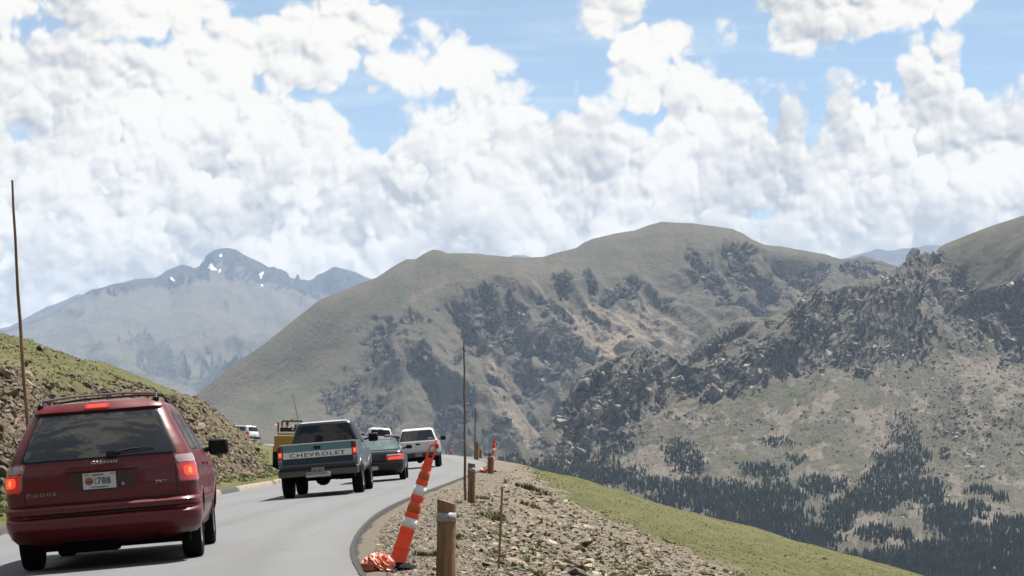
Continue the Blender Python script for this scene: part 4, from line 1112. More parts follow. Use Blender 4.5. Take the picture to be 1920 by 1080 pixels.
def wheel(parent, x, y, r, w, side, rim_mat=ALLOY, holes=7):
    hw = w / 2
    prof = [(-hw * .70, r * .60), (-hw * .93, r * .72), (-hw, r * .85), (-hw * .93, r * .95), (-hw * .72, r * .992), (-hw * .4, r), (hw * .4, r), (hw * .72, r * .992), (hw * .93, r * .95), (hw, r * .85), (hw * .93, r * .72), (hw * .70, r * .60)]
    o = MB().lathe(prof, 40, closed=True).build('wheel', RUBBER, parent, True, 30)
    o.location = (x, y, r)
    k = side
    pr = [(-k * hw * .5, r * .62), (k * hw * .78, r * .62), (k * hw * .88, r * .585), (k * hw * .70, r * .54), (k * hw * .50, r * .30), (k * hw * .62, r * .16), (k * hw * .66, r * .02)]
    mb = MB().lathe(pr, 36, closed=True)
    for i in range(holes):
        a = 2 * math.pi * i / holes
        M = Matrix.Rotation(a, 4, 'X')
        mb.box(min(k * hw * .45, k * hw * .80), max(k * hw * .45, k * hw * .80), -r * .055, r * .055, r * .14, r * .57, M)
    rim = mb.build('rim', rim_mat, o)
    return o
def four_wheels(parent, ys, hwid, r, w, rim=ALLOY, front=None):
    for y in ys:
        for sgn in (-1, 1): wheel(parent, sgn * (hwid - w / 2), y, r, w, sgn, rim)
def arches(body, parent, ys, hwid, r, mat=UNDER, zc=0.33):
    for y in ys:
        for sg in (-1, 1):
            mb = MB(); n_ = 20; an = np.linspace(R(-8), R(188), n_); rr_ = r * 1.02
            V = [(sg * (hwid - .03), y + math.cos(q_) * rr_, zc + math.sin(q_) * rr_) for q_ in an] + [(sg * .42, y + math.cos(q_) * rr_, zc + math.sin(q_) * rr_) for q_ in an]
            mb.add(V, [(k, k + 1, n_ + k + 1, n_ + k) for k in range(n_ - 1)] + [tuple(range(n_, 2 * n_))]).build('wheel_well', mat, parent)
def lip(parent, body, y, side, r, zc, mat, rad=0.012):
    pts = []
    for a in np.linspace(R(-12), R(192), 26):
        yy = y + math.cos(a) * r; zz = zc + math.sin(a) * r
        if zz < body.sl[0, 0]: continue
        p = body.P(zz, body.t_of_y(zz, yy, side)); pts.append((p.x + side * 0.004, yy, zz))
    return MB().tube(pts, rad, 6).build('wheel_arch_trim', mat, parent)
def mirror(parent, x, y, z, side, mat=BLACK, w=0.22, h=0.17, house=None):
    mb = MB().box(-w / 2, w / 2, -0.055, 0.055, -h / 2, h / 2).bevel(0.045, 3)
    bmesh.ops.translate(mb.bm, verts=mb.bm.verts, vec=(side * (w / 2 + 0.08), 0, 0.02))
    mb.tube([(side * -0.04, 0.02, -0.02), (side * 0.12, 0.01, 0.0)], 0.028, 8)
    o = mb.build('side_mirror', mat, parent); o.location = (x, y, z)
    g = MB().box(-w / 2 + .03, w / 2 - .03, -0.003, 0.003, -h / 2 + .03, h / 2 - .03).build('mirror_glass', GLASS, o)
    g.location = (side * (w / 2 + 0.08), -0.058, 0.02)
    return o
def plate(parent, z, y, w=0.31, h=0.155, lines=None, tilt=0.0, mat=PLATE, x=0.0, emblem=True):
    o = MB().box(-w / 2, w / 2, -0.006, 0.0, -h / 2, h / 2).build('license_plate', mat, parent)
    o.location = (x, y, z); o.rotation_euler = (R(tilt), 0, 0)
    for (txt, tx, tz, th, tw) in (lines or []):
        text_mesh('plate_text', txt, INK, o, (tx, -0.008, tz), th, tw, extrude=0.002, bold=0.01)
    return o

# ------------------------------------------------------------------ the dark red minivan
def minivan():
    p0 = P(192, 1066, 19.6); x, y = -4.16, 19.65
    loc, n = on_road(x, y)
    yaw = R(6.4)
    root = empty('minivan', loc, yaw, 'dark red minivan with roof rack and glowing brake lights, nearest vehicle in the queue', 'minivan', 'vehicles queuing on the road', bank=n)
    B = Body([(.25, .42, 4.55, .80, .20, .3, .04), (.31, .30, 4.75, .90, .22, .4, .05), (.50, .16, 4.90, .965, .24, .5, .06), (.70, .12, 4.92, .985, .24, .5, .06), (.84, .11, 4.85, .988, .22, .5, .06), (.98, .12, 4.65, .975, .22, .5, .06), (1.08, .14, 4.35, .950, .22, .5, .06),
              (1.15, .16, 4.05, .925, .22, .45, .06), (1.22, .184, 3.92, .895, .215, .42, .06), (1.30, .220, 3.75, .858, .21, .4, .06), (1.39, .268, 3.57, .817, .205, .4, .06), (1.48, .325, 3.38, .775, .20, .4, .06), (1.54, .368, 3.25, .747, .195, .4, .06), (1.60, .420, 3.10, .720, .19, .4, .06), (1.655, .455, 2.95, .692, .19, .4, .07), (1.70, .51, 2.8, .650, .20, .4, .09), (1.735, .64, 2.6, .570, .22, .4, .10), (1.755, .90, 2.3, .43, .20, .3, .08), (1.762, 1.25, 2.0, .25, .1, .1, .02)], 4)
    ws = (1.03, 4.05)
    B.mesh('body', RED, root, ws, 0.405, 0.35)
    arches(B, root, ws, .97, .405, zc=.35)
    for yy in ws:
        for sg in (-1, 1): lip(root, B, yy, sg, .405, .35, RED)
    four_wheels(root, ws, .955, .335, .215)
    # rear window with black surround
    tx = lambda f: (lambda z: B.t_of_x(z, f * (0.770 - (z - 1.15) * 0.36)))
    B.patch('window_surround', BLACK, root, 1.128, 1.618, tx(-1.03), tx(1.03), .003, .05)
    rw = B.patch('rear_window', VGLASS, root, 1.145, 1.60, tx(-1), tx(1), .007, .05, 16, 20)
    mb = MB(); zc = 1.165
    a = B.P(1.17, .16) + Vector((0, -.03, 0)); bq = B.P(1.215, .80) + Vector((0, -.03, 0))
    mb.box(a.x - .03, a.x + .07, a.y - .015, a.y + .02, a.z - .03, a.z + .025)
    mb.tube([a, (a + bq) / 2 + Vector((0, -.012, .012)), bq], [.013, .011, .006], 8)
    mb.tube([a + Vector((.03, .008, -.012)), bq + Vector((.02, .012, -.014))], .007, 6)
    mb.build('rear_wiper', BLACK, root)
    # roof spoiler edge and high brake light
    sp = B.patch('spoiler', RED, root, 1.625, 1.70, lambda z: B.t_of_x(z, -.645), lambda z: B.t_of_x(z, .645), .030, .02, 8, 20, .05)
    B.patch('high_brake_light', LRED, root, 1.642, 1.682, lambda z: B.t_of_x(z, -.125), lambda z: B.t_of_x(z, .125), .036, .015, 8, 8, .02)
    B.patch('lamp_bulb', LLIT, root, 1.650, 1.674, lambda z: B.t_of_x(z, -.10), lambda z: B.t_of_x(z, .10), .038, .010, 8, 8, .02)
    # tail lamps wrap round the corners
    for sg in (-1, 1):
        def tl(a_, b_):
            lo, hi = (a_, b_) if sg > 0 else (-b_, -a_)
            return lo, hi
        lo, hi = tl(1.10, 2.06)
        lamp = B.patch('tail_light', LRED2, root, .825, 1.125, lo, hi, .006, .03, 12, 12, .03)
        lo, hi = tl(1.14, 1.98); B.patch('brake_lamp', LRED, lamp, .84, 1.02, lo, hi, .010, .03, 10, 10)
        lo, hi = tl(1.28, 1.72); B.patch('brake_glow', LLIT, lamp, .885, .99, lo, hi, .0125, .04, 10, 10)
        lo, hi = tl(1.42, 1.56); B.patch('bulb_glow', LHOT, lamp, .905, .975, lo, hi, .015, .03, 10, 10)
        lo, hi = tl(1.14, 1.98); B.patch('reverse_lens', LCLEAR, lamp, 1.03, 1.11, lo, hi, .010, .03, 8, 10)
    # tailgate: shut lines, crease, painted plate recess shade
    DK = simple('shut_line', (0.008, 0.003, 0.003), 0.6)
    xx = lambda v: (lambda z: B.t_of_x(z, v))
    for v in (-.775, .775): B.patch('shut_line', DK, root, .70, 1.13, xx(v - .006), xx(v + .006), .0015, 0, 8, 2, .004)
    B.patch('shut_line', DK, root, .694, .704, xx(-.775), xx(.775), .0015, 0, 3, 14, .004)
    B.patch('grab_handle', RED, root, 1.005, 1.035, xx(-.35), xx(.40), .022, .012, 6, 12, .03)
    rec = B.patch('plate_recess_shade', simple('recess_shade_red', (0.045, 0.003, 0.004), 0.5), root, .80, 1.00, xx(-.31), xx(.37), .0025, .03, 10, 12, .006)  # shade of the recess painted as darker red on a flush patch
    pl_ = plate(root, .905, B.P(.905, 0).y - .014, .335, .165, [('788', .045, -.002, .070, .135), ('INDIANA', -.01, .062, .022, .12), ('U', -.040, .018, .026, .018), ('2', -.040, -.020, .026, .018), ('ENVIRONMENT', .0, -.064, .014, .17)])
    e = MB().lathe([(-.0, .042), (.004, .040)], 20, 'x', Matrix.Translation((-.105, -.0065, -.0)) @ Matrix.Rotation(R(-90), 4, 'Z')); e.build('plate_emblem', ORANGEINK, pl_)
    e = MB().box(-.145, -.065, -.0125, -.0105, -.016, -.004); e.build('plate_emblem', INK, pl_)
    for x0_, x1_ in ((-.155, -.10), (.115, .155)): MB().box(x0_, x1_, -.008, -.006, .055, .072).build('plate_sticker', simple('sticker_gold', (0.45, 0.30, 0.03), 0.5), pl_)
    MB().lathe([(0, .019), (.012, .017)], 16, 'x', Matrix.Translation((.235, B.P(.86, .2).y - .002, .855)) @ Matrix.Rotation(R(-90), 4, 'Z')).build('lock', CHROME, root)
    EM = simple('emblem_chrome', (0.35, 0.33, 0.33), 0.3, 0.8)
    yy = B.P(1.09, 0).y
    text_mesh('lettering', 'CARAVAN', simple('emblem_bright', (0.62, 0.60, 0.60), 0.3, 0.5), root, (.06, yy - .004, 1.092), .034, .27, (84, 0, 0), .3, .004, bold=.02)
    text_mesh('lettering', 'DODGE', EM, root, (-.60, B.P(.80, .8).y - .012, .80), .036, .30, (90, 0, -3), 0, .008, 1.3, .01)
    text_mesh('lettering', 'SXT', EM, root, (.615, B.P(.84, .8).y - .012, .845), .034, .12, (90, 0, 3), .2, .008, 1.1, .02)
    # rear bumper
    Bb = Body([(.30, .22, 1.0, .93, .26, .05, .07), (.36, .10, 1.0, .975, .27, .05, .08), (.45, .02, 1.0, 1.0, .27, .05, .08), (.53, .00, 1.0, 1.005, .27, .05, .08), (.548, .02, 1.0, 1.004, .26, .05, .08), (.565, .065, 1.0, 1.003, .25, .05, .07), (.585, .070, 1.0, 1.002, .25, .05, .07), (.60, .030, 1.0, 1.0, .25, .05, .07), (.65, .022, 1.0, .998, .25, .05, .07), (.674, .05, 1.0, .99, .24, .05, .07), (.682, .12, 1.0, .975, .22, .05, .06)], 4)
    Bb.NS = 14
    Bb.mesh('rear_bumper', RED, root, (ws[0],), .42, .35, bottom=False)
    Bb.patch('bumper_recess_shade', DK, root, .562, .588, -1.0, 1.0, .003, .01, 6, 16, .004)  # dark strip paints in the shadow band below the bumper ledge
    MB().box(-.85, .85, .45, 4.5, .20, .34).box(-.45, .1, .35, .8, .17, .30).tube([(.55, .22, .27), (.55, 1.3, .27)], .028, 10).build('underbody', UNDER, root)
    # side glass
    for sg in (-1, 1):
        for (y0, y1, mt_) in ((.55, 1.62, VGLASS), (1.70, 2.62, VGLASS), (2.70, 3.55, GLASS)):
            t0 = lambda z, y0=y0: B.t_of_y(z, y0 + .25 * (z - 1.15) / .45, sg)
            t1 = lambda z, y1=y1: B.t_of_y(z, y1 - (.7 if y1 > 3 else .05) * (z - 1.15) / .45, sg)
            a, b_ = (t0, t1) if sg > 0 else (t1, t0)
            B.patch('side_window', mt_, root, 1.165, 1.585, a, b_, .005, .04, 10, 10)
        for y0 in (1.66, 2.66, 3.72):
            B.patch('shut_line', DK, root, .45, 1.12, lambda z: B.t_of_y(z, y0 - .005, sg) if sg > 0 else B.t_of_y(z, y0 + .005, sg), lambda z: B.t_of_y(z, y0 + .005, sg) if sg > 0 else B.t_of_y(z, y0 - .005, sg), .0015, 0, 8, 2, .004)
        for y0 in (1.85, 2.80):
            B.patch('door_handle', RED, root, .985, 1.015, B.t_of_y(1, y0, 1) * sg if sg > 0 else B.t_of_y(1, y0 + .17, -1), B.t_of_y(1, y0 + .17, 1) if sg > 0 else B.t_of_y(1, y0, -1), .02, .01, 6, 6, .03)
        mol = B.patch('side_moulding', simple('moulding', (0.06, 0.012, 0.014), 0.5), root, .56, .63, B.t_of_y(.6, 1.50, 1) if sg > 0 else B.t_of_y(.6, 3.60, -1), B.t_of_y(.6, 3.60, 1) if sg > 0 else B.t_of_y(.6, 1.50, -1), .012, .02, 6, 16, .02)
        mirror(root, sg * .90, 3.45, 1.17, sg, BLACK, .24, .20)
        # roof rack
        rail = MB().tube([(sg * .60, .62, 1.715), (sg * .60, .70, 1.775), (sg * .595, 1.6, 1.805), (sg * .58, 2.45, 1.79), (sg * .575, 2.55, 1.745)], .014, 8)
        rail.box(sg * .60 - .03, sg * .60 + .03, .58, .74, 1.70, 1.735).box(sg * .578 - .03, sg * .578 + .03, 2.45, 2.6, 1.72, 1.75)
        rail.build('roof_rail', BLACK, root)
    MB().tube([(-.60, .82, 1.785), (-.3, .82, 1.812), (.3, .82, 1.812), (.60, .82, 1.785)], .013, 8).build('roof_crossbar', CHROME, root)
    MB().tube([(-.59, 2.1, 1.80), (-.3, 2.1, 1.825), (.3, 2.1, 1.825), (.59, 2.1, 1.80)], .012, 8).build('roof_crossbar', BLACK, root)
    # windscreen and headlights on the far side
    MB().box(-.70, .70, 3.42, 3.44, 1.2, 1.55).build('windscreen', GLASS, root).rotation_euler = (0, 0, 0)
    for sg in (-1, 1): MB().box(sg * .72 - .14, sg * .72 + .14, 4.68, 4.93, .72, .84).bevel(.03, 2).build('headlight', LCLEAR, root)
    return root

# ------------------------------------------------------------------ the two-tone pickup with its name across the tailgate
def pickup():
    x, y = -4.58, 46.0
    loc, n = on_road(x, y)
    root = empty('pickup_truck', loc, R(0.6), 'silver and teal pickup truck with large black lettering across its tailgate', 'pickup truck', 'vehicles queuing on the road', bank=n)
    SIL = paint('silver_paint', (0.15, 0.175, 0.20), 0.4, 0.35, 0.5); TEAL = paint('teal_paint', (0.13, 0.27, 0.31), 0.0, 0.35, 0.5); NAVY = paint('navy_paint', (0.016, 0.038, 0.062), 0.0, 0.4, 0.15, 0.02)
    SILV = simple('silver_band', (0.92, 0.92, 0.88), 0.5, 0.0)
    # bed: walls turned inwards over the rim
    bed = Body([(.62, .06, 2.25, .90, .05, .05, .01), (.72, .02, 2.25, .955, .05, .05, .01), (.90, .0, 2.25, .965, .05, .05, .01), (1.05, .0, 2.25, .955, .05, .05, .01), (1.24, .005, 2.25, .925, .05, .05, .01), (1.285, .01, 2.25, .915, .05, .05, .01), (1.295, .03, 2.23, .895, .05, .05, .01),
                (1.29, .075, 2.18, .85, .05, .05, .01), (.86, .08, 2.17, .85, .05, .05, .01)], 3, mono=6)
    bed.NS = 40
    bed.mesh('cargo_bed', SIL, root, (1.05,), .47, .43)
    front = Body([(.50, 2.2, 5.2, .86, .04, .25, .0), (.66, 2.2, 5.38, .95, .04, .25, .0), (.90, 2.2, 5.40, .965, .04, .25, .0), (1.08, 2.2, 5.34, .95, .04, .25, .0), (1.17, 2.2, 5.15, .92, .04, .3, .0), (1.22, 2.2, 4.3, .90, .04, .3, .0), (1.26, 2.21, 3.95, .885, .05, .3, .0)], 4)
    front.NS = 50
    front.mesh('body', SIL, root, (4.30,), .45, .43)
    cab = Body([(1.24, 2.21, 4.0, .895, .12, .25, .03), (1.30, 2.22, 3.92, .87, .12, .25, .03), (1.55, 2.27, 3.62, .77, .13, .25, .03), (1.76, 2.34, 3.38, .70, .14, .25, .03), (1.81, 2.38, 3.3, .675, .15, .25, .04), (1.845, 2.48, 3.2, .61, .15, .2, .05), (1.86, 2.65, 3.05, .48, .1, .1, .03)], 4)
    cab.NS = 24
    cab.mesh('cab', paint('cab_dark_paint', (0.008, 0.010, 0.018), 0.2, 0.3, 0.4), root)
    cab.patch('roof_edge_highlight', simple('roof_highlight_white', (0.55, 0.57, 0.6), 0.3), root, 1.808, 1.828, -1.3, 1.3, .006, 0, 4, 16)  # highlight along the roof, painted as a white strip
    cx = lambda f: (lambda z: cab.t_of_x(z, f * (.80 - (z - 1.3) * .36)))
    cab.patch('rear_window', GLASS, root, 1.30, 1.745, cx(-1), cx(1), .006, .05, 12, 16)
    cab.patch('high_brake_light', LRED2, root, 1.765, 1.79, -.14, .14, .01, 0, 4, 4)
    for sg in (-1, 1):
        t0, t1 = (lambda z: cab.t_of_y(z, 2.55, sg)), (lambda z: cab.t_of_y(z, 3.70 - .6 * (z - 1.3), sg))
        a, b_ = (t0, t1) if sg > 0 else (t1, t0)
        cab.patch('side_window', GLASS, root, 1.31, 1.73, a, b_, .006, .04, 10, 8)
        # vertical tail lamps on the bed corners
        z0, z1 = .80, 1.255
        lo, hi = (.985, 2.06) if sg > 0 else (-2.06, -.985)
        tlm = MB().box(sg * .895 - .052, sg * .895 + .052, -.018, .16, .865, 1.265).bevel(.012, 2).build('tail_light', LRED2, root)
        MB().box(sg * .895 - .040, sg * .895 + .040, -.024, -.016, .985, 1.11).bevel(.003, 1).build('brake_lamp', LLIT, tlm)
        MB().ell((sg * .895, -.022, 1.055), (.025, .008, .032), 12).build('bulb_glow', LHOT, tlm)
        MB().box(sg * .895 - .040, sg * .895 + .040, -.024, -.016, .875, .93).build('reverse_lens', LCLEAR, tlm)
        lip(root, bed, 1.05, sg, .47, .43, CHROME, .014); lip(root, front, 4.30, sg, .45, .43, CHROME, .014)
        if sg > 0: mirror(root, sg * .93, 3.72, 1.33, sg, BLACK, .25, .22)
        bed.patch('shut_line', BLACK, root, .70, 1.27, lambda z: sg * .001 + bed.t_of_x(z, sg * .832 - .005), lambda z: bed.t_of_x(z, sg * .832 + .005), .002, 0, 8, 2, .004)
    # tailgate bands
    g = MB().box(-.825, .825, -.012, .0, 1.10, 1.262).bevel(.004, 1).build('tailgate', TEAL, root); 
    bn = MB().box(-.825, .825, -.013, -.001, .945, 1.099).bevel(.003, 1).build('tailgate_band', SILV, root)
    MB().box(-.825, .825, -.012, .0, .80, .943).bevel(.004, 1).build('tailgate_lower', NAVY, root)
    MB().tube([(-.86, -.004, 1.278), (.86, -.004, 1.278)], .018, 8).build('tailgate_top_trim', simple('bright_trim', (.55, .56, .57), .25, .8), root)
    MB().box(-.085, .085, -.020, -.008, 1.14, 1.215).bevel(.006, 2).build('tailgate_handle', BLACK, root)
    text_mesh('lettering', 'CHEVROLET', INK, bn, (.0, -.013, 1.020), .092, 1.34, (90, 0, 0), 0, .003, 1.15, .01)
    # step bumper
    bump = MB().box(-.96, .96, -.17, .06, .50, .70).bevel(.03, 3); bump.build('rear_bumper', simple('bumper_steel', (0.12, 0.115, 0.11), 0.4, 0.5), root)
    MB().box(-.30, .30, -.20, -.165, .47, .60).bevel(.012, 2).build('bumper_step', CHROME, root)
    MB().box(-.92, .92, -.175, -.168, .645, .70).build('bumper_pad', BLACK, root)
    plate(root, .625, -.205, .31, .15, [('182 GKT', 0, 0, .07, .25)], mat=simple('plate_grey', (0.30, 0.31, 0.30), 0.5))
    MB().box(-.84, .84, .1, 5.1, .42, .64).build('frame', UNDER, root)
    MB().tube([(-.75, 1.05, .42), (.75, 1.05, .42)], .05, 10).ell((0, 1.05, .41), (.19, .17, .17), 14).build('rear_axle', UNDER, root)
    MB().tube([(.42, -.02, .40), (.42, 1.2, .42)], .03, 8).build('exhaust_pipe', UNDER, root)
    arches(None, root, (1.05, 4.30), .94, .47, zc=.43)
    four_wheels(root, (1.05, 4.30), .99, .385, .27)
    for sg in (-1, 1):
        MB().box(sg * .70 - .17, sg * .70 + .17, 5.36, 5.42, .88, 1.02).bevel(.01, 1).build('headlight', LCLEAR, root)
    return root

# ------------------------------------------------------------------ dark sedan
def sedan():
    x, y = -4.22, 60.5
    loc, n = on_road(x, y)
    root = empty('sedan', loc, R(1.5), 'black sedan with wide red tail lamps between the silver pickup and the white truck', 'car', 'vehicles queuing on the road', bank=n)
    PT = paint('black_paint', (0.004, 0.005, 0.010), 0.0, 0.3, 0.25, 0.01)
    B = Body([(.24, .22, 4.35, .76, .2, .3, .05), (.34, .10, 4.50, .83, .24, .4, .06), (.52, .02, 4.58, .868, .25, .45, .06), (.66, .02, 4.55, .872, .25, .45, .06), (.80, .06, 4.30, .862, .24, .5, .06), (.90, .11, 3.9, .84, .24, .5, .06), (.945, .17, 3.55, .815, .22, .5, .06), (.965, .32, 3.45, .79, .20, .45, .05), (.985, .72, 3.38, .765, .20, .4, .03),
              (1.06, .86, 3.2, .72, .2, .4, .03), (1.22, 1.16, 2.78, .645, .2, .35, .03), (1.33, 1.38, 2.5, .59, .2, .3, .04), (1.375, 1.52, 2.4, .54, .2, .3, .05), (1.40, 1.75, 2.2, .42, .15, .2, .04)], 4)
    ws = (.95, 3.62)
    B.mesh('body', PT, root, ws, .36, .31)
    arches(B, root, ws, .855, .36, zc=.31)
    four_wheels(root, ws, .86, .305, .2)
    tx = lambda f: (lambda z: B.t_of_x(z, f * (.70 - (z - 1.0) * .42)))
    B.patch('rear_window', TEALGLASS, root, 1.0, 1.315, tx(-1), tx(1), .006, .04, 14, 16)
    B.patch('roof_edge_highlight', simple('roof_highlight_grey', (0.30, 0.32, 0.34), 0.25, 0.6), root, 1.335, 1.36, -1.2, 1.2, .004, 0, 4, 12)  # sunlit brightness of the roof edge put into a pale strip
    B.patch('trunk_trim', CHROME, root, .935, .948, -.15, .15, .006, 0, 3, 6)
    for sg in (-1, 1):
        lo, hi = (.52, 1.75) if sg > 0 else (-1.75, -.52)
        lamp = B.patch('tail_light', LRED, root, .655, .835, lo, hi, .008, .03, 10, 14)
        lo, hi = (.60, 1.45) if sg > 0 else (-1.45, -.60)
        B.patch('brake_lamp', LLIT, lamp, .675, .755, lo, hi, .013, .02, 8, 12)
        lo, hi = (.55, 1.45) if sg > 0 else (-1.45, -.55)
        B.patch('reverse_lens', simple('pale_lens', (0.55, 0.42, 0.42), 0.2), lamp, .80, .835, lo, hi, .013, .01, 6, 12)
        for (y0, y1) in ((1.35, 2.15), (2.22, 3.05)):
            t0 = lambda z: B.t_of_y(z, y0 + (.3 if y0 < 2 else 0) * (z - 1.0) / .3, sg); t1 = lambda z: B.t_of_y(z, y1 - (.35 if y1 > 3 else 0) * (z - 1.0) / .3, sg)
            a, b_ = (t0, t1) if sg > 0 else (t1, t0)
            B.patch('side_window', GLASS, root, 1.01, 1.31, a, b_, .005, .03, 8, 8)
        mirror(root, sg * .80, 2.95, 1.02, sg, BLACK, .2, .14)
        MB().box(sg * .62 - .16, sg * .62 + .16, 4.30, 4.50, .56, .66).bevel(.02, 1).build('headlight', LCLEAR, root)
    B.patch('bumper_line', simple('bumper_trim', (0.05, 0.05, 0.055), 0.4), root, .575, .60, -1.9, 1.9, .010, 0, 4, 24)
    plate(root, .45, -.0 + B.P(.45, 0).y - .012, .31, .15, None, mat=simple('plate_pale', (0.45, 0.46, 0.45), 0.5), x=-.12)
    MB().box(-.08, .08, -.004, .01, .0, .012).build('badge', CHROME, root).location = (-.30, B.P(.74, .3).y - .003, .73)
    MB().box(-.72, .72, .3, 4.2, .17, .30).tube([(.5, .1, .26), (.5, .6, .26)], .03, 8).build('underbody', UNDER, root)
    return root

# ------------------------------------------------------------------ white pickup with a canopy on its bed
def white_truck():
    x, y = -4.30, 89.5
    loc, n = on_road(x, y)
    root = empty('canopy_truck', loc, R(1.0), 'white pickup truck with a glazed white canopy closing its bed, furthest right in the queue', 'pickup truck', 'vehicles queuing on the road', bank=n)
    W = paint('white_paint', (0.80, 0.80, 0.79), 0.0, 0.35)
    B = Body([(.60, .06, 5.3, .90, .06, .3, .01), (.72, .0, 5.45, .955, .07, .3, .01), (1.0, .0, 5.45, .965, .07, .3, .01), (1.18, .01, 5.3, .945, .07, .3, .01), (1.245, .02, 4.3, .925, .07, .3, .01), (1.27, .05, 4.1, .90, .10, .3, .01), (1.30, .055, 4.05, .89, .1, .3, .01), (1.78, .26, 3.5, .735, .12, .3, .02), (1.845, .32, 3.35, .69, .14, .3, .03), (1.875, .45, 3.2, .60, .14, .2, .03), (1.885, .7, 2.9, .4, .1, .1, .02)], 4)
    ws = (1.2, 4.5)
    B.mesh('body', W, root, ws, .45, .42)
    arches(B, root, ws, .94, .45, zc=.42)
    four_wheels(root, ws, .955, .375, .25)
    tx = lambda f: (lambda z: B.t_of_x(z, f * (.835 - (z - 1.3) * .32)))
    B.patch('canopy_window', VGLASS, root, 1.305, 1.775, tx(-1), tx(1), .006, .05, 12, 14)
    xx = lambda v: (lambda z: B.t_of_x(z, v))
    stk = B.patch('window_sticker', simple('sticker_white', (0.4, 0.4, 0.4), 0.5), root, 1.36, 1.40, xx(.48), xx(.72), .009, 0, 4, 5)
    B.patch('tailgate_handle', BLACK, root, 1.085, 1.165, xx(-.11), xx(.11), .010, .03, 8, 8)
    B.patch('shut_line', BLACK, root, .775, .782, xx(-.80), xx(.80), .002, 0, 3, 10, .004)
    for v in (-.80, .80): B.patch('shut_line', BLACK, root, .78, 1.24, xx(v - .005), xx(v + .005), .002, 0, 8, 2, .004)
    for sg in (-1, 1):
        lo, hi = ((xx(.815)), 2.03) if sg > 0 else (-2.03, xx(-.815))
        lamp = B.patch('tail_light', LRED2, root, .86, 1.26, lo, hi, .010, .02, 10, 8)
        lo, hi = ((xx(.83)), 1.7) if sg > 0 else (-1.7, xx(-.83))
        B.patch('brake_lamp', LLIT, lamp, 1.06, 1.22, lo, hi, .015, .03, 8, 8)
        for (y0, y1) in ((.5, 2.05), (2.5, 3.95)):
            t0 = lambda z: B.t_of_y(z, y0 + .2 * (z - 1.3), sg); t1 = lambda z: B.t_of_y(z, y1 - (.9 if y1 > 3 else 0) * (z - 1.3), sg)
            a, b_ = (t0, t1) if sg > 0 else (t1, t0)
            B.patch('side_window', GLASS, root, 1.34, 1.76, a, b_, .006, .04, 10, 8)
        mirror(root, sg * .92, 3.75, 1.33, sg, BLACK, .26, .22)
        MB().box(sg * .70 - .17, sg * .70 + .17, 5.40, 5.47, .88, 1.02).bevel(.01, 1).build('headlight', LCLEAR, root)
    MB().box(-.95, .95, -.16, .05, .53, .74).bevel(.03, 2).build('rear_bumper', simple('bumper_dark', (0.05, 0.05, 0.052), 0.4, 0.4), root)
    for sg in (-1, 1): MB().box(sg * .82 - .12, sg * .82 + .12, -.168, -.158, .58, .73).bevel(.003, 1).build('bumper_end', CHROME, root)
    plate(root, .63, -.165, .31, .15, None, mat=simple('plate_shade', (0.22, 0.23, 0.24), 0.5))
    MB().box(-.84, .84, .1, 5.1, .40, .62).tube([(-.75, 1.2, .38), (.75, 1.2, .38)], .05, 8).ell((0, 1.2, .38), (.16, .15, .15), 10).box(-.06, .06, -.2, .0, .42, .50).build('underbody', UNDER, root)
    return root

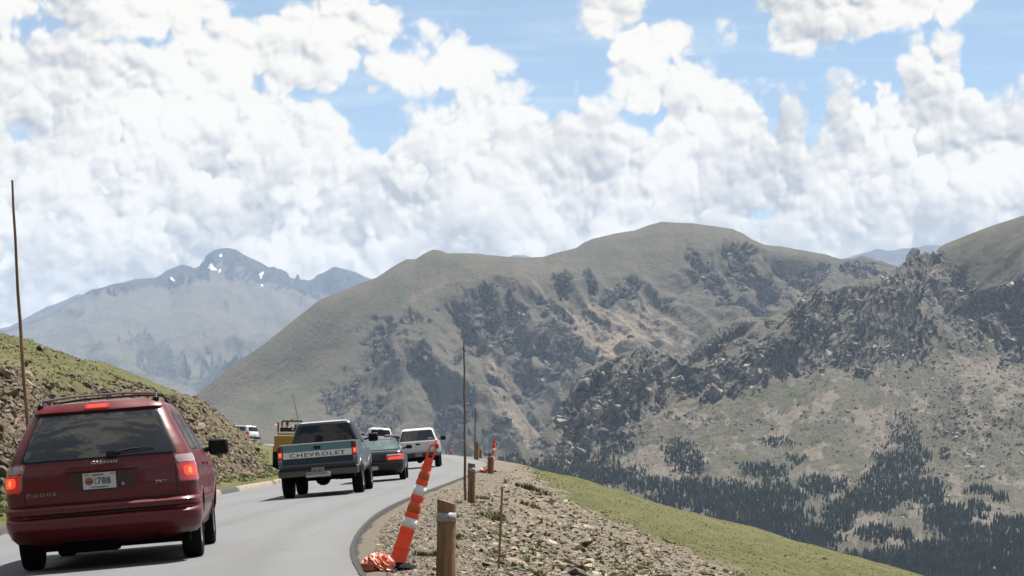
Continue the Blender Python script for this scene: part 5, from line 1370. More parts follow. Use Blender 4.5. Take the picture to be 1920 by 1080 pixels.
def suv(name, x, y, yaw, W, label, zoff=0.0, h=1.0, group='vehicles queuing on the road', loc=None, n=None):
    if loc is None: loc, n = on_road(x, y)
    root = empty(name, loc, yaw, label, 'suv', group, bank=n)
    B = Body([(.30, .12, 4.5, .84, .15, .3, .04), (.45, .03, 4.7, .91, .18, .4, .05), (.75, .0, 4.72, .93, .18, .4, .05), (.95, .03, 4.6, .925, .17, .4, .04), (1.06, .06, 4.3, .90, .16, .4, .04), (1.12, .08, 3.7, .88, .16, .4, .04), (1.16, .10, 3.6, .87, .16, .4, .04), (1.62, .30, 3.05, .74, .16, .35, .04), (1.69, .35, 2.9, .70, .16, .3, .05), (1.73, .5, 2.7, .60, .16, .2, .04), (1.745, .8, 2.4, .4, .1, .1, .02)], 4)
    for k in range(len(B.sl)): B.sl[k, 0] *= h
    ws = (1.0, 3.75)
    B.mesh('body', W, root, ws, .40, .36)
    arches(B, root, ws, .90, .40, zc=.36)
    four_wheels(root, ws, .91, .345, .22)
    tx = lambda f: (lambda z: B.t_of_x(z, f * (.79 - (z / h - 1.16) * .30)))
    B.patch('rear_window', GLASS, root, 1.17 * h, 1.60 * h, tx(-1), tx(1), .006, .05, 12, 12)
    B.patch('high_brake_light', LRED2, root, 1.635 * h, 1.66 * h, -.2, .2, .012, 0, 4, 6)
    for sg in (-1, 1):
        lo, hi = (1.0, 2.03) if sg > 0 else (-2.03, -1.0)
        lamp = B.patch('tail_light', LRED2, root, .86 * h, 1.13 * h, lo, hi, .010, .02, 10, 8)
        lo, hi = (1.1, 1.8) if sg > 0 else (-1.8, -1.1)
        B.patch('brake_lamp', LLIT, lamp, .92 * h, 1.05 * h, lo, hi, .015, .02, 8, 8)
        for (y0, y1) in ((.50, 1.35), (1.42, 2.35), (2.42, 3.5)):
            t0 = lambda z: B.t_of_y(z, y0 + (.2 if y0 < 1 else 0) * (z - 1.16) / .45, sg); t1 = lambda z: B.t_of_y(z, y1 - (.6 if y1 > 3 else 0) * (z - 1.16) / .45, sg)
            a, b_ = (t0, t1) if sg > 0 else (t1, t0)
            B.patch('side_window', GLASS, root, 1.18 * h, 1.58 * h, a, b_, .006, .03, 8, 8)
        mirror(root, sg * .87, 3.3, 1.2 * h, sg, BLACK, .22, .17)
        MB().box(sg * .66 - .17, sg * .66 + .17, 4.62, 4.73, .74, .88).bevel(.01, 1).build('headlight', LCLEAR, root)
        MB().tube([(sg * .62, .7, 1.73 * h), (sg * .61, 2.6, 1.74 * h)], .014, 6).build('roof_rail', BLACK, root)
    MB().box(-.90, .90, -.10, .1, .42, .62).bevel(.03, 2).build('rear_bumper', BLACK, root)
    plate(root, .78 * h, B.P(.78 * h, 0).y - .012, .31, .15, None, mat=PLATE)
    MB().box(-.8, .8, .3, 4.4, .22, .4).build('underbody', UNDER, root)
    return root

minivan(); pickup(); sedan(); white_truck()
WH = paint('suv_white_paint', (0.85, 0.86, 0.87), 0.0, 0.3)
suv('suv', -9.7, 141.0, R(9), WH, 'white suv ahead of the black sedan, only roof and rear glass showing', h=1.06)
suv('suv', -8.15, 133.0, R(4), paint('car_red_paint', (0.10, 0.008, 0.012), 0.1, 0.3), 'dark red car glimpsed between the white suv and the white canopy truck', h=0.80).name = 'red_car'
suv('suv', -25.7, 191.5, R(60), WH, 'white suv going round the far bend behind the stony bank', h=1.0)

# ------------------------------------------------------------------ posts, poles, cones
def wood_mat(name, c0, c1, c2):
    m, t, b = principled(name)
    oc = t.new('ShaderNodeTexCoord').outputs['Object']
    g = t.noise(t.v('MULTIPLY', oc, (22, 22, 1.6)), 1.0, 6, 0.65); k = t.noise(oc, 6.0, 4, 0.6); f = t.noise(t.v('MULTIPLY', oc, (90, 90, 5)), 1.0, 4, 0.6)
    c = t.mix(t.ramp(g, 0.3, 0.7), c0, c1); c = t.mix(t.ramp(k, 0.55, 0.75, 0, 0.7), c, c2); c = t.mix(t.ramp(f, 0.55, 0.75, 0, 0.4), c, c2)
    t.link(c, b.inputs['Base Color']); b.inputs['Roughness'].default_value = 0.85; b.inputs['Specular IOR Level'].default_value = 0.2
    t.link(t.bump(t.m('ADD', g, t.m('MULTIPLY', f, .5)), 0.8, 0.012), b.inputs['Normal'])
    return m
WOOD = wood_mat('weathered_wood', (0.19, 0.105, 0.055), (0.36, 0.225, 0.125), (0.09, 0.055, 0.035))
WOODG = wood_mat('grey_wood', (0.15, 0.11, 0.075), (0.27, 0.21, 0.15), (0.08, 0.06, 0.045))
LATH = wood_mat('lath_wood', (0.30, 0.19, 0.09), (0.42, 0.29, 0.16), (0.18, 0.11, 0.06))
BAND = simple('reflective_band', (0.36, 0.35, 0.33), 0.35, 0.2, var=0.15, vscale=20)

def round_post(px, top_py, base_py, rad, x=None, label='', slope=0.03, band=True, split=False, lean=0.0, bottom=None, seed=0):
    D = base_py if base_py < 200 else hit(px, base_py)
    top = P(px, top_py, D); g = gz(top.x, D)
    root = empty('wooden_post', (top.x, D, g), 0, label, 'post', 'wooden posts along the road edge')
    h = top.z - g
    rr = np.random.default_rng(seed); n = 20; rows = 14; V = []; Fs = []
    for i in range(rows):
        z = -0.25 + (h + 0.25) * i / (rows - 1)
        for k in range(n):
            a = 2 * math.pi * k / n
            r_ = rad * (1 + 0.035 * math.sin(3 * a + seed) + 0.02 * rr.normal() + 0.03 * math.sin(z * 9 + seed)) * (1.04 - 0.08 * i / rows)
            if split:                                   # a rotten split running down the face
                d = (a - 4.75 + 0.25 * math.sin(z * 7)) ; d = (d + math.pi) % (2 * math.pi) - math.pi
                r_ *= 1 - 0.6 * math.exp(-(d / 0.35) ** 2) * min(1, max(0, (h * 0.85 - z) * 4))
            zz = z + (slope * -math.cos(a) * (1 if i == rows - 1 else 0)) + lean * 0
            V.append((r_ * math.cos(a) + lean * z, r_ * math.sin(a), zz))
    for i in range(rows - 1):
        for k in range(n): Fs.append((i * n + k, i * n + (k + 1) % n, (i + 1) * n + (k + 1) % n, (i + 1) * n + k))
    Fs.append(tuple((rows - 1) * n + k for k in range(n)))
    o = MB().add(V, Fs).build('post', WOOD, root, True, 50)
    if band:
        z0, z1 = h - 0.155, h - 0.085
        bd = MB()
        for zz in (0,):
            bd.lathe([(z0, rad * 1.045), (z1, rad * 1.045)], 24, 'z', Matrix.Translation((lean * z0, 0, 0)), closed=False)
        so = bd.build('reflective_band', BAND, root)
        sm = so.modifiers.new('t', 'SOLIDIFY'); sm.thickness = 0.004
        MB().ell((rad * .35, -rad * 1.09, (z0 + z1) / 2 + .005), (.006, .004, .006), 8).build('nail', BLACK, so)
    return root

round_post(835, 940, 14.6, 0.074, label='nearest wooden post, thick and round, with a pale band below its slanted top', slope=0.022, seed=1, lean=0.012)
round_post(884, 869, 944, 0.074, label='wooden post with a rotten split, leaning against the tallest thin pole', split=True, slope=0.01, seed=2)
round_post(920, 850, 888, 0.105, label='stout wooden post in front of the striped cone at the road bend', seed=3)
round_post(894, 829, 122, 0.125, label='far wooden post at the foot of the short thin pole', seed=4, band=False)
round_post(901, 843, 140, 0.10, label='farthest wooden post, small and grey, just before the drop', seed=5, band=False)

def pole(px_b, py_t, px_t, D, r0, r1, label, mat=WOODG, zb=None, bow=0.0):
    xb = (px_b - CX) / F * D; g = gz(xb, D) if zb is None else zb
    t_ = P(px_t, py_t, D); b_ = Vector((xb, D, g - 0.2))
    pts = []; rad = []
    for i in range(13):
        f = i / 12; p = b_.lerp(t_, f) - Vector((xb, D, g)); p.x += bow * math.sin(f * math.pi) + 0.006 * math.sin(i * 2.1)
        pts.append(p); rad.append(r0 + (r1 - r0) * f)
    o = MB().tube(pts, rad, 8).build('snow_pole', mat)
    o.location = (xb, D, g); tag(o, label, 'pole', 'snow marker poles beside the road')
    return o
pole(68, 338, 23, 40.0, 0.052, 0.024, 'tall leaning wooden pole on the left bank behind the red minivan', WOOD, bow=-0.05)
pole(872.5, 640, 870, hit(873, 938), 0.030, 0.016, 'tallest thin grey pole right beside the split wooden post')
pole(890, 765, 891.5, 121.5, 0.06, 0.035, 'short thin pole standing beside the far wooden post')

def lath(px_b, py_b, px_t, py_t, D, w, label, mat=LATH):
    b_, t_ = P(px_b, py_b, D), P(px_t, py_t, D)
    g = gz(b_.x, D); b_.z = g - 0.08
    d = (t_ - b_); h = d.length
    mb = MB().box(-w / 2, w / 2, -0.006, 0.006, 0, h).bevel(0.002, 1)
    o = mb.build('stake', mat); o.location = b_; o.rotation_euler = d.to_track_quat('Z', 'Y').to_euler()
    o.rotation_euler = (0, math.atan2(d.x, d.z), 0)
    tag(o, label, 'stake', 'survey stakes'); return o
lath(934, 1030, 942, 912, 17.5, 0.022, 'thin yellowish survey stake in the stony slope right of the nearest post')
lath(414, 905, 403, 869, 62.5, 0.045, 'short white leaning stake in the grass behind the red minivan', simple('white_stake', (0.62, 0.62, 0.58), 0.5))

# tall stacked traffic delineators with a loop handle
OR = simple('orange_plastic', (1.30, 0.085, 0.020), 0.45, var=0.08, vscale=5)
ORB = simple('orange_reflective', (0.66, 0.10, 0.012), 0.35, var=0.15, vscale=30)
WR = simple('white_reflective', (0.95, 0.94, 0.93), 0.4, var=0.10, vscale=30)
def delineator(loc, lean_x, lean_y, scale, label, group='striped traffic delineators', parts=True):
    root = empty('traffic_delineator', loc, 0, label, 'traffic cone', group)
    H = 1.02
    root.rotation_euler = (lean_y, lean_x, 0); root.scale = (scale,) * 3
    def rad(z): return 0.066 - 0.026 * (z / 0.86)
    prof = [(0.03, rad(0) * 1.05)]
    rings = [0.17, 0.31, 0.435, 0.58, 0.705]
    steps = [0.035] + rings + [0.86]
    for i in range(len(steps) - 1):
        z0, z1 = steps[i], steps[i + 1]
        prof += [(z0, rad(z0) * 1.09), (z0 + 0.026, rad(z0) * 1.07), (z0 + 0.030, rad(z0) * 0.99), (z1 - 0.012, rad(z1) * 1.0), (z1 - 0.002, rad(z1) * 1.0)]
    body = MB().lathe(prof, 24, 'z', closed=True).build('tube', OR, root, True, 30)
    for i, (a, b_, m_) in enumerate(((0.345, 0.425, WR), (0.47, 0.568, ORB), (0.612, 0.692, WR), (0.742, 0.822, ORB))):
        bd = MB().lathe([(a, rad(a) * 1.03), (b_, rad(b_) * 1.03)], 24, 'z', closed=False).build('reflective_band', m_, root)
        s_ = bd.modifiers.new('t', 'SOLIDIFY'); s_.thickness = 0.003
    # flat loop handle
    mb = MB(); n = 18; hw = 0.030; z0, z1 = 0.85, 1.03
    outer = [(hw * math.cos(a), z1 - hw + hw * math.sin(a)) for a in np.linspace(0, math.pi, n)]
    outer = [(0.034, z0)] + outer + [(-0.034, z0)]
    iw = 0.0165
    inner = [(iw, z0 + 0.075)] + [(iw * math.cos(a), z1 - hw + iw * math.sin(a)) for a in np.linspace(0, math.pi, n)] + [(-iw, z0 + 0.075)]
    for y in (-0.011, 0.011):
        pass
    V = [(x, y, z) for y in (-0.011, 0.011) for x, z in outer] + [(x, y, z) for y in (-0.011, 0.011) for x, z in inner]
    m_ = len(outer); Fs = []
    for k in range(m_ - 1):
        Fs.append((k, k + 1, 2 * m_ + k + 1, 2 * m_ + k)); Fs.append((m_ + k + 1, m_ + k, 3 * m_ + k, 3 * m_ + k + 1))
        Fs.append((k + 1, k, m_ + k, m_ + k + 1)); Fs.append((2 * m_ + k, 2 * m_ + k + 1, 3 * m_ + k + 1, 3 * m_ + k))
    Fs.append((0, 2 * m_, 3 * m_ - 1, m_ - 1)); Fs.append((m_, 2 * m_ - 1, 4 * m_ - 1, 3 * m_)); Fs.append((2 * m_, 3 * m_, 4 * m_ - 1, 3 * m_ - 1))
    mb.add(V, Fs).build('handle', OR, root, True, 40)
    base = MB().lathe([(0.0, 0.165), (0.022, 0.165), (0.04, 0.145), (0.055, 0.10), (0.06, 0.075)], 10, 'z', closed=True).build('rubber_base', RUBBER, root, True, 30)
    base.rotation_euler = (0, -lean_x * 0.75, 0)
    return root
gy = hit(741, 1068); gx = (741 - CX) / F * gy
delineator((gx, gy, gz(gx, gy) + .0), R(17.0), R(-3), 238 / (3600 / gy), 'nearest orange and white delineator leaning right beside the crumpled orange bag')
def delin_at(px, py_top, D, lean, label, scale=1.0, z=None):
    x = (px - CX) / F * D
    return delineator((x, D, gz(x, D) if z is None else z), R(lean), 0, scale, label)
delin_at(921, 823, 68, 6, 'orange and white delineator rising behind the stout wooden post at the bend', 1.22)
delin_at(846, 825, 171, 8, 'farthest delineator, orange and white, at the end of the visible road', 1.08, z=pz((846 - CX) / F * 171, 171))
delin_at(394, 868, 59.5, 1, 'orange delineator beside the left kerb, half hidden behind the red minivan', .95)

# crumpled orange ballast bags
BAGM = simple('orange_bag', (0.50, 0.10, 0.055), 0.28, coat=0.5, var=0.4, vscale=14)
BAGM2 = simple('pale_orange_bag', (0.85, 0.22, 0.13), 0.5, coat=0.08, var=0.35, vscale=18)
def bag(loc, sx_, sy_, sz_, label, mat, seed, rot=0.0):
    bm = bmesh.new(); bmesh.ops.create_icosphere(bm, subdivisions=5, radius=1)
    co = np.array([v.co[:] for v in bm.verts])
    a = co[:, 0] * 2.2 + co[:, 2] * 1.1; b_ = co[:, 1] * 2.2 - co[:, 2] * 1.4
    d = 1 + 0.26 * (ridged(a * 0.9 + seed, b_ * 0.9, 4, 0.6, seed) - 1.0) + 0.10 * fbm(a, b_, 3, .5, seed + 9)
    for v, k in zip(bm.verts, d):
        v.co *= k
        if v.co.z < -0.35: v.co.z = -0.35 + (v.co.z + 0.35) * 0.2
        v.co = Vector((v.co.x * sx_, v.co.y * sy_, (v.co.z + 0.42) * sz_))
    me = bpy.data.meshes.new('sandbag'); bm.to_mesh(me); bm.free(); me.materials.append(mat)
    me.polygons.foreach_set('use_smooth', np.ones(len(me.polygons), bool)); sharp(me, 35)
    o = bpy.data.objects.new('sandbag', me); COL.objects.link(o); o.location = loc; o.rotation_euler = (0, 0, rot)
    tag(o, label, 'sandbag'); return o
bD = hit(709, 1070); bx = (709 - CX) / F * bD
bag((bx, bD, max(gz(bx, bD), pz(bx, bD) - .1)), .13, .12, .10, 'crumpled pinkish orange plastic bag weighing down the nearest delineator', BAGM2, 3, .3)
bx = (908 - CX) / F * 66
bag((bx, 66, gz(bx, 66)), .15, .15, .12, 'small orange bag beside the stout wooden post at the bend', BAGM, 7)

# ------------------------------------------------------------------ yellow road machine with its driver
def machine():
    D = 106.5; x = (546 - CX) / F * D
    g = pz(x, D)
    root = empty('road_roller', (x, D, g), R(4), 'yellow road machine with black roll frame and whip antenna, beyond the lettered pickup', 'road roller')
    YE = paint('machine_yellow', (0.42, 0.25, 0.02), 0.0, 0.4)
    b = MB().box(-1.05, 1.05, 0.0, 2.4, .75, 2.10).bevel(.08, 3).build('body', YE, root)
    MB().box(-.85, .85, .1, 1.2, 2.11, 2.30).bevel(.04, 2).build('engine_cover', simple('cream_panel', (.55, .52, .40), .4), root)
    MB().box(-.75, .75, 1.25, 1.4, 2.2, 2.58).bevel(.03, 2).build('deck_rail', BLACK, root)
    MB().box(-.35, .35, -.012, .0, 1.0, 1.35).build('grille', BLACK, b)
    for sg in (-1, 1):
        MB().lathe([(-.28, .42), (-.28, .62), (-.2, .66), (.2, .66), (.28, .62), (.28, .42)], 28, 'x', Matrix.Translation((sg * .85, .4, .66))).build('wheel', RUBBER, root)
        MB().box(sg * 1.0 - .12, sg * 1.0 + .12, -.1, .5, .9, 1.45).bevel(.03, 2).build('fender', YE, root)
    MB().lathe([(-1.0, .50), (-1.0, .68), (1.0, .68), (1.0, .50)], 36, 'x', Matrix.Translation((0, 3.3, .68))).build('drum', simple('drum_steel', (.2, .19, .18), .4, .7), root)
    fr = MB()
    for sx_ in (-.62, .62):
        fr.tube([(sx_, 1.25, 1.5), (sx_, 1.25, 2.98)], .045, 8)
    fr.tube([(-.62, 1.25, 2.98), (.62, 1.25, 2.98)], .05, 8).tube([(-.62, 2.3, 1.5), (-.62, 2.3, 2.2)], .03, 6).tube([(-.85, 1.0, 1.5), (-.85, 1.0, 2.9)], .05, 8).tube([(-.85, 1.0, 2.3), (-.62, 1.25, 2.3)], .03, 6)
    fr.build('roll_frame', BLACK, root)
    MB().box(.15, .45, 1.45, 1.7, 2.2, 2.78).bevel(.05, 2).build('seat', BLACK, root)
    MB().box(-.55, -.15, 1.28, 1.4, 1.95, 2.5).bevel(.05, 2).build('seat', BLACK, root)
    MB().tube([(.05, .95, 2.4), (.05, .95, 2.62)], .04, 8).ell((.05, .93, 2.64), (.07, .06, .09), 10).build('gauge_post', simple('gauge_grey', (.45, .45, .45), .4), root)
    for px_, z_ in ((-1.0, 2.72), (.72, 2.85)):
        MB().lathe([(-.06, .06), (0, .085), (.08, .085), (.10, .05)], 14, 'x', Matrix.Translation((px_, 1.1, z_)) @ Matrix.Rotation(R(90), 4, 'Z')).build('lamp', simple('amber_lamp', (.75, .20, .10), .25, emit=(1, .3, .15), es=.25), root)
    MB().lathe([(0, .07), (.09, .065), (.11, .03)], 12, 'z', Matrix.Translation((.0, 1.25, 3.03))).build('beacon', simple('amber_beacon', (.65, .16, .08), .25), root)
    root.scale = (.9, .9, .9)
    MB().tube([(.38, 1.3, 2.98), (.26, 1.3, 3.6), (.13, 1.3, 4.2), (.03, 1.3, 4.75)], [.022, .018, .014, .010], 6).build('antenna', BLACK, root)
    return root, x, D, g
mroot, mx, mD, mg = machine()

def skin_person(name, joints, bones, mat, loc, yaw, label, cat='person'):
    """one continuous body grown round a posed skeleton; joints: name -> (x, y, z, radius)"""
    names = list(joints); me = bpy.data.meshes.new(name)
    me.from_pydata([joints[k][:3] for k in names], [(names.index(a), names.index(b)) for a, b in bones], [])
    o = bpy.data.objects.new(name, me); COL.objects.link(o)
    sk = o.modifiers.new('skin', 'SKIN'); sk.use_smooth_shade = True
    for i, k in enumerate(names):
        o.data.skin_vertices[0].data[i].radius = (joints[k][3],) * 2 if len(joints[k]) == 4 else joints[k][3:5]
    o.data.skin_vertices[0].data[0].use_root = True
    ss = o.modifiers.new('sub', 'SUBSURF'); ss.levels = 1; ss.render_levels = 2
    me.materials.append(mat)
    o.location = loc; o.rotation_euler = (0, 0, yaw)
    tag(o, label, cat); return o
SKIN = simple('skin', (0.38, 0.20, 0.13), 0.55)
VEST = simple('orange_vest', (0.70, 0.13, 0.02), 0.7)
TROU = simple('dark_trousers', (0.02, 0.022, 0.03), 0.9)
J = dict(pelvis=(0, 0, .0, .13, .11), belly=(0, -.02, .16, .125, .10), chest=(0, .0, .36, .155, .11), neckb=(0, .03, .50, .075), neck=(0, .04, .56, .052), head=(0, .05, .66, .078), crown=(0, .045, .76, .065),
         sl=(-.17, .01, .46, .055), el=(-.25, .12, .24, .040), wl=(-.16, .36, .24, .028), hl=(-.14, .44, .26, .026),
         sr=(.17, .01, .46, .055), er=(.25, .12, .24, .040), wr=(.16, .36, .24, .028), hr=(.14, .44, .26, .026),
         tl=(-.11, .08, -.02, .085), kl=(-.14, .46, -.02, .060), al=(-.14, .48, -.42, .040), fl=(-.15, .62, -.46, .038),
         tr=(.11, .08, -.02, .085), kr=(.14, .46, -.02, .060), ar=(.14, .48, -.42, .040), fr=(.15, .62, -.46, .038))
for s_, h in (('l', -1), ('r', 1)):
    for k in range(4):
        J['f%d%s' % (k, s_)] = (h * (.115 + .018 * k), .505 - .006 * abs(k - 1.5), .262 - .012, .009)
        J['g%d%s' % (k, s_)] = (h * (.112 + .018 * k), .525 - .004 * k, .232, .008)
    J['th' + s_] = (h * .098, .475, .245, .010)
BN = [('pelvis', 'belly'), ('belly', 'chest'), ('chest', 'neckb'), ('neckb', 'neck'), ('neck', 'head'), ('head', 'crown')]
for s_ in 'lr':
    BN += [('chest', 's' + s_), ('s' + s_, 'e' + s_), ('e' + s_, 'w' + s_), ('w' + s_, 'h' + s_), ('pelvis', 't' + s_), ('t' + s_, 'k' + s_), ('k' + s_, 'a' + s_), ('a' + s_, 'f' + s_), ('h' + s_, 'th' + s_)]
    for k in range(4): BN += [('h' + s_, 'f%d%s' % (k, s_)), ('f%d%s' % (k, s_), 'g%d%s' % (k, s_))]
def person_mat():
    m, t, b = principled('clothed_driver')
    oc = t.new('ShaderNodeTexCoord').outputs['Object']; x, y, z = t.sep(oc)
    c = t.mix(t.ramp(z, .53, .54), (0.62, 0.10, 0.02), (0.40, 0.22, 0.15))
    c = t.mix(t.ramp(y, .33, .34), c, (0.40, 0.22, 0.15))
    c = t.mix(t.ramp(z, .10, .08), c, (0.03, 0.032, 0.04))
    t.link(c, b.inputs['Base Color']); b.inputs['Roughness'].default_value = .75
    return m
ploc = Vector((mx - .38, mD + 1.45, mg + 1.84))
drv = skin_person('person', J, BN, person_mat(), ploc, R(4), 'driver in an orange top sitting on the yellow road machine')
hat = MB().ell((0, .045, .785), (.095, .105, .075), 16).tube([(0, .10, .765), (0, .17, .755)], .05, 10).build('cap', simple('orange_cap', (.62, .12, .03), .6), drv)
hair = MB().ell((0, .015, .705), (.080, .075, .07), 12).build('hair', simple('dark_hair', (.03, .02, .015), .8), drv)
fc = MB().ell((-.028, .128, .70), (.010, .006, .007), 8).ell((.028, .128, .70), (.010, .006, .007), 8).ell((0, .132, .655), (.022, .005, .005), 8).build('eyes_and_mouth', simple('face_dark', (.05, .02, .02), .6), drv)
MB().ell((0, .137, .68), (.012, .018, .018), 8).ell((-.083, .05, .68), (.012, .02, .028), 8).ell((.083, .05, .68), (.012, .02, .028), 8).build('nose_and_ears', SKIN, drv)

# ------------------------------------------------------------------ rocks and plants
def rock_protos(n, flat, seed):
    rr = np.random.default_rng(seed); out = []
    for i in range(n):
        bm = bmesh.new()
        for k in range(13):
            v = rr.normal(size=3); v /= np.linalg.norm(v); v *= rr.uniform(0.75, 1.05)
            v = np.sign(v) * np.abs(v) ** 0.7
            bm.verts.new((v[0], v[1] * rr.uniform(.7, 1), v[2] * flat))
        r = bmesh.ops.convex_hull(bm, input=bm.verts)
        bmesh.ops.delete(bm, geom=[g for g in set(r['geom_interior']) | set(r['geom_unused']) if isinstance(g, bmesh.types.BMVert)], context='VERTS')
        bmesh.ops.triangulate(bm, faces=bm.faces)
        bm.verts.index_update()
        out.append((np.array([v.co[:] for v in bm.verts]), np.array([[v.index for v in f.verts] for f in bm.faces])))
        bm.free()
    return out
def rock_mat(name, c0, c1, c2):
    m, t, b = principled(name)
    at = t.new('ShaderNodeAttribute', attribute_name='tint').outputs['Color']
    oc = t.new('ShaderNodeTexCoord').outputs['Object']
    n = t.noise(oc, 5.0, 6, 0.65); k = t.noise(oc, 22.0, 5, 0.65)
    c = t.mix(t.ramp(n, 0.3, 0.7), c0, c1); c = t.mix(t.ramp(k, 0.5, 0.7, 0, 0.6), c, c2)
    t.link(t.mix(1.0, c, at, 'MULTIPLY'), b.inputs['Base Color']); b.inputs['Roughness'].default_value = 0.92; b.inputs['Specular IOR Level'].default_value = 0.2
    t.link(t.bump(k, 0.6, 0.02), b.inputs['Normal']); return m
ROCKL = rock_mat('brown_rock', (0.125, 0.090, 0.062), (0.245, 0.190, 0.140), (0.31, 0.27, 0.22))
ROCKR = rock_mat('pale_rock', (0.175, 0.140, 0.102), (0.32, 0.268, 0.205), (0.43, 0.39, 0.335))
def tints(rr, n, lo=.45, hi=1.6):
    v = np.exp(rr.uniform(math.log(lo), math.log(hi), n))[:, None]
    return np.clip(v * (1 + rr.normal(0, .06, (n, 3)) * np.array([1.2, .4, -1])), .2, 2)
def scatter(name, n, sampler, sizef, flat, mat, label, seed, sink=.25, tiltk=.5, big=None, biglabel=None, biggroup=None, slopey=None):
    rr = np.random.default_rng(seed)
    X, Y = sampler(rr, n); n = len(X)
    Z = ground(X, Y); sz = sizef(rr, X, Y)
    protos = rock_protos(14, flat, seed)
    asp = np.stack([sz * rr.uniform(.8, 1.5, n), sz * rr.uniform(.7, 1.1, n), sz * rr.uniform(.6, 1.1, n)], 1)
    pos = np.stack([X, Y, Z - sz * flat * sink], 1)
    tl_ = rr.normal(0, tiltk, (n, 2)); tl_[:, 1] += (slopey or 0)
    tn = tints(rr, n); rz = rr.uniform(0, 6.28, n)
    if slopey: rz = rr.normal(0, .5, n)
    order = np.arange(n)
    if big:
        sc = sz / np.maximum(Y, 1); order = np.argsort(-sc)
        for q_, i in enumerate(order[:big]):
            V, Fs, C = instance([protos[i % 14]], np.zeros((1, 3)), [asp[i]], [rz[i]], [tl_[i]], tn[i:i + 1])
            # break the facets a little
            o = arr_mesh('rock', V, Fs, mat, False, {'tint': C}); o.location = pos[i]
            sd_ = o.modifiers.new('s', 'BEVEL'); sd_.width = float(sz[i]) * .07; sd_.segments = 1
            tag(o, biglabel, 'rock', biggroup)
        order = order[big:]
    V, Fs, C = instance([protos[i % 14] for i in range(14)], pos[order], asp[order], rz[order], tl_[order], tn[order])
    o = arr_mesh(name, V, Fs, mat, False, {'tint': C}); tag(o, label, 'rocks', kind='stuff')
    return o
def seen_sampler(pxr, pyr, cond, Dr):
    """random ground points inside a wedge of the view"""
    def f(rr, n):
        D = np.exp(rr.uniform(math.log(Dr[0]), math.log(Dr[1]), n * 8)); px = rr.uniform(*pxr, n * 8)
        X = (px - CX) / F * D; k = cond(X, D, rr)
        return X[k][:n], D[k][:n]
    return f
def left_cond(X, Y, rr):
    q_ = xl(Y) - X; nz = fbm(X / 3.0, Y / 3.0, 4, 0.55, 21)
    return (q_ > 0.9 + 0.5 * nz) & (q_ < 5.4 - 1.4 * nz) & (Y < 150) & (nz < rr.uniform(.2, .8, X.shape))
scatter('rubble', 14000, seen_sampler((-260, 540), None, left_cond, (24, 150)), lambda rr, X, Y: np.exp(rr.normal(math.log(.062), .58, len(X))).clip(.02, .33), .62, ROCKL, 'brown rubble of broken rock covering the cut bank left of the road', 31, sink=.15, tiltk=.55, big=48, biglabel='larger angular brown rock on the cut bank left of the road', biggroup='larger rocks on the left bank')
scatter('rubble', 700, seen_sampler((-200, 420), None, lambda X, Y, rr: ((xl(Y) - X) > 5) & ((xl(Y) - X) < 11) & (rr.random(X.shape) < .5) & (fbm(X / 4, Y / 4, 3, .5, 77) > .05), (30, 100)), lambda rr, X, Y: np.exp(rr.normal(math.log(.075), .5, len(X))).clip(.03, .28), .5, ROCKL, 'scattered stones in the turf on top of the left bank', 32)
def xb_(Y): return pl([(8, 7.5), (20, 5.6), (33, 4.3), (45, 2.9), (53, 1.4), (60, 0.7), (80, 0.5), (120, 1.0)], Y)
def right_cond(X, Y, rr):
    s = X - xr(Y); nz = fbm(X / 3.0, Y / 3.0, 4, 0.55, 21)
    return (s > 1.3 - 0.6 * nz) & (X < xb_(Y) + .5 + .5 * nz) & (rr.random(X.shape) < .25 + .75 * sstep(1.0, 3.2, s)) & (Y < 90)
scatter('scree', 30000, seen_sampler((680, 1460), None, right_cond, (11.5, 90)), lambda rr, X, Y: np.exp(rr.normal(math.log(.024), .62, len(X))).clip(.010, .15), .33, ROCKR, 'platy brown and white stones covering the slope right of the road', 41, sink=.1, tiltk=.30, big=48, biglabel='larger flat stone among the scree right of the road', biggroup='larger flat stones on the right slope')
scatter('gravel', 16000, seen_sampler((660, 960), None, lambda X, Y, rr: ((X - xr(Y)) > .22) & ((X - xr(Y)) < 2.4), (13, 70)), lambda rr, X, Y: np.exp(rr.normal(math.log(.013), .5, len(X))).clip(.005, .04), .6, ROCKR, 'fine gravel of the shoulder between asphalt and scree', 43)
scatter('stones', 260, seen_sampler((960, 1900), None, lambda X, Y, rr: (X > xb_(Y) + 1.5) & (Y > 48), (48, 100)), lambda rr, X, Y: np.exp(rr.normal(math.log(.05), .5, len(X))).clip(.02, .16), .45, ROCKR, 'few pale stones lying in the green meadow', 44)

def boulder(px, py, D, s, label, mat, tint, seed, asp=(1, 1, 1)):
    x = (px - CX) / F * D; pr = rock_protos(1, .8, seed)
    V, Fs, C = instance(pr, np.zeros((1, 3)), [np.array(asp) * s], [0.4], [(0.2, .15)], np.array([tint]))
    o = arr_mesh('boulder', V, Fs, mat, False, {'tint': C}); o.location = (x, D, gz(x, D) + s * .25)
    bv = o.modifiers.new('b', 'BEVEL'); bv.width = s * .08; bv.segments = 2
    tag(o, label, 'boulder'); return o
WHITE = (1.9, 1.95, 2.0)
boulder(1361, 1066, hit(1361, 1072), .085, 'pale boulder alone at the edge of scree and meadow', ROCKR, WHITE, 3, (1, .8, 1.1))
for px, s, lab in ((1766, .10, 'leftmost pale rock of the little pile at the bottom right'), (1783, .12, 'second pale rock from the left in the pile at the bottom right'), (1802, .13, 'largest pale rock in the pile at the bottom right'), (1818, .09, 'rightmost pale rock of the little pile at the bottom right')):
    boulder(px, 1082, hit(px, 1083, 30, 120) - .5, s, lab, ROCKR, WHITE, px, (1, .9, 1.0))

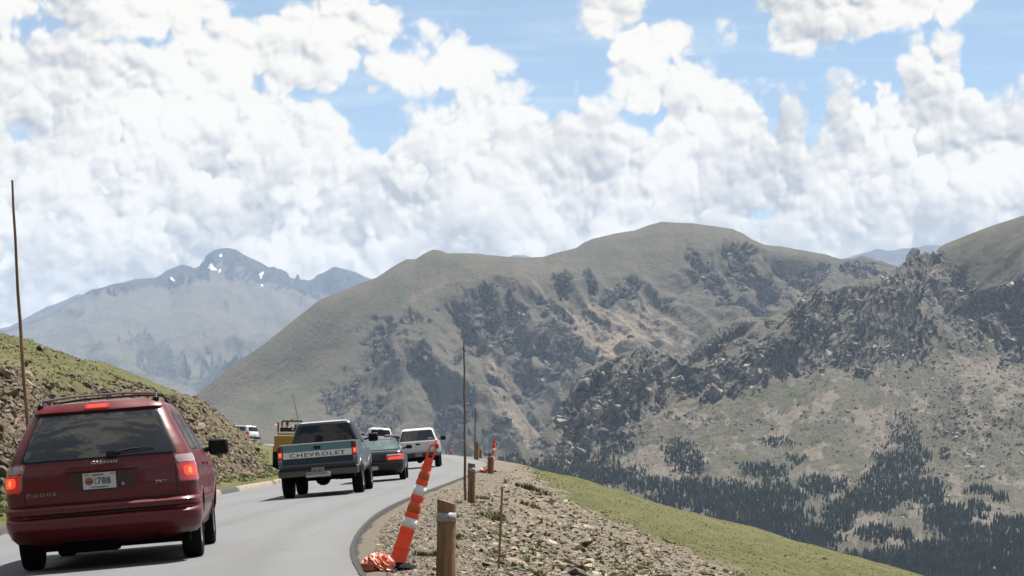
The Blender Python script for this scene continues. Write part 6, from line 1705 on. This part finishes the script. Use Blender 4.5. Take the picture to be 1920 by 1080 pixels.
# grass: tufts of blades
def tuft_proto(seed, nb=16, spread=.5):
    rr = np.random.default_rng(seed); V = []; Fs = []
    for k in range(nb):
        a = rr.uniform(0, 6.28); r_ = rr.uniform(0, spread) * .6; bx_, by_ = r_ * math.cos(a), r_ * math.sin(a)
        h = rr.uniform(.5, 1.0); l = rr.uniform(.15, .65); a2 = a + rr.normal(0, .5); w_ = rr.uniform(.035, .07)
        dx_, dy_ = math.cos(a2), math.sin(a2); b = len(V)
        V += [(bx_ - dy_ * w_, by_ + dx_ * w_, 0), (bx_ + dy_ * w_, by_ - dx_ * w_, 0), (bx_ + dx_ * l * .4 + dy_ * w_ * .7, by_ + dy_ * l * .4 - dx_ * w_ * .7, h * .65), (bx_ + dx_ * l * .4 - dy_ * w_ * .7, by_ + dy_ * l * .4 + dx_ * w_ * .7, h * .65), (bx_ + dx_ * l, by_ + dy_ * l, h)]
        Fs += [(b, b + 1, b + 2), (b, b + 2, b + 3), (b + 3, b + 2, b + 4)]
    return np.array(V), np.array(Fs)
def grass_mat():
    m, t, b = principled('grass_blades')
    at = t.new('ShaderNodeAttribute', attribute_name='tint').outputs['Color']
    oc = t.new('ShaderNodeTexCoord').outputs['Object']
    c = t.mix(t.ramp(t.noise(oc, 1.3, 4, 0.6), 0.35, 0.65), (0.108, 0.130, 0.036), (0.200, 0.188, 0.070))
    t.link(t.mix(1.0, c, at, 'MULTIPLY'), b.inputs['Base Color']); b.inputs['Roughness'].default_value = 0.7; b.inputs['Specular IOR Level'].default_value = 0.2
    return m
GM = grass_mat()
def tufts(n, sampler, sizef, seed, label, gtint=(.6, 1.5)):
    rr = np.random.default_rng(seed); X, Y = sampler(rr, n); n = len(X)
    pr = [tuft_proto(seed + k) for k in range(8)]
    s = sizef(rr, X, Y); pos = np.stack([X, Y, ground(X, Y) - .01], 1)
    V, Fs, C = instance(pr, pos, [np.array([a, a, a * .8]) for a in s], rr.uniform(0, 6.28, n), None, tints(rr, n, *gtint))
    o = arr_mesh('grass', V, Fs, GM, False, {'tint': C}); tag(o, label, 'grass', kind='stuff'); return o
def clumped(cond, thr=.1, sc=1.4, seed=61):
    return lambda X, Y, rr: cond(X, Y, rr) & (fbm(X / sc, Y / sc, 3, .55, seed) > thr)
tufts(1900, seen_sampler((720, 1400), None, clumped(right_cond, .22, 0.8), (12, 88)), lambda rr, X, Y: rr.uniform(.04, .11, len(X)), 51, 'low green tufts growing between the stones right of the road', (.8, 1.6))
tufts(5200, seen_sampler((-240, 560), None, clumped(lambda X, Y, rr: ((xl(Y) - X) > .3) & ((xl(Y) - X) < 5.5) & (Y < 125) & (rr.random(X.shape) < np.where((xl(Y) - X) < 1.9, 1, .35)), -.22, 2.0, 63), (26, 125)), lambda rr, X, Y: rr.uniform(.06, .17, len(X)), 53, 'grass and weeds along the left kerb and between the rubble')
tufts(5000, seen_sampler((-240, 520), None, lambda X, Y, rr: ((xl(Y) - X) > 4.8) & ((xl(Y) - X) < 16) & (Y < 125), (40, 125)), lambda rr, X, Y: rr.uniform(.05, .11, len(X)), 54, 'short turf on top of the left bank', (.65, 1.3))
tufts(12000, seen_sampler((960, 1900), None, lambda X, Y, rr: (X > xb_(Y) + .3) & (Y > 30), (34, 106)), lambda rr, X, Y: rr.uniform(.03, .065, len(X)), 55, 'short meadow grass on the slope right of the scree', (.7, 1.3))

# single bushes that stand out
def bush(px, py, D, s, label, tint=1.0, seed=0, asp=1.0):
    x = (px - CX) / F * D; rr = np.random.default_rng(seed + 90)
    pr = [tuft_proto(seed * 7 + k, 18) for k in range(4)]; n = 26
    off = np.stack([rr.normal(0, s * .8 * asp, n), rr.normal(0, s * .5, n)], 1)
    pos = np.stack([off[:, 0], off[:, 1], ground(x + off[:, 0], D + off[:, 1]) - gz(x, D)], 1)
    V, Fs, C = instance(pr, pos, [np.array([s * k, s * k, s * k]) for k in rr.uniform(.5, 1.0, n)], rr.uniform(0, 6.28, n), None, tints(rr, n, .9 * tint, 1.7 * tint))
    o = arr_mesh('grass_tuft', V, Fs, GM, False, {'tint': C}); o.location = (x, D, gz(x, D)); tag(o, label, 'grass tuft'); return o
bush(925, 936, 32, .16, 'bushy green tuft in the scree right of the split wooden post', .9, 1)
bush(1000, 900, 52, .24, 'long green tuft at the top edge of the scree', .8, 2, 1.6)
bush(803, 1000, 19.5, .10, 'green tuft between the nearest delineator and the nearest post', 1.0, 3)
bush(860, 970, 23, .10, 'low green tuft just right of the top of the nearest post', .9, 4)
bush(905, 905, 40, .12, 'yellowish tuft between the split post and the stout post', 1.3, 5)
bush(990, 925, 42, .14, 'green tuft a little below the long tuft in the scree', .9, 6, 1.4)
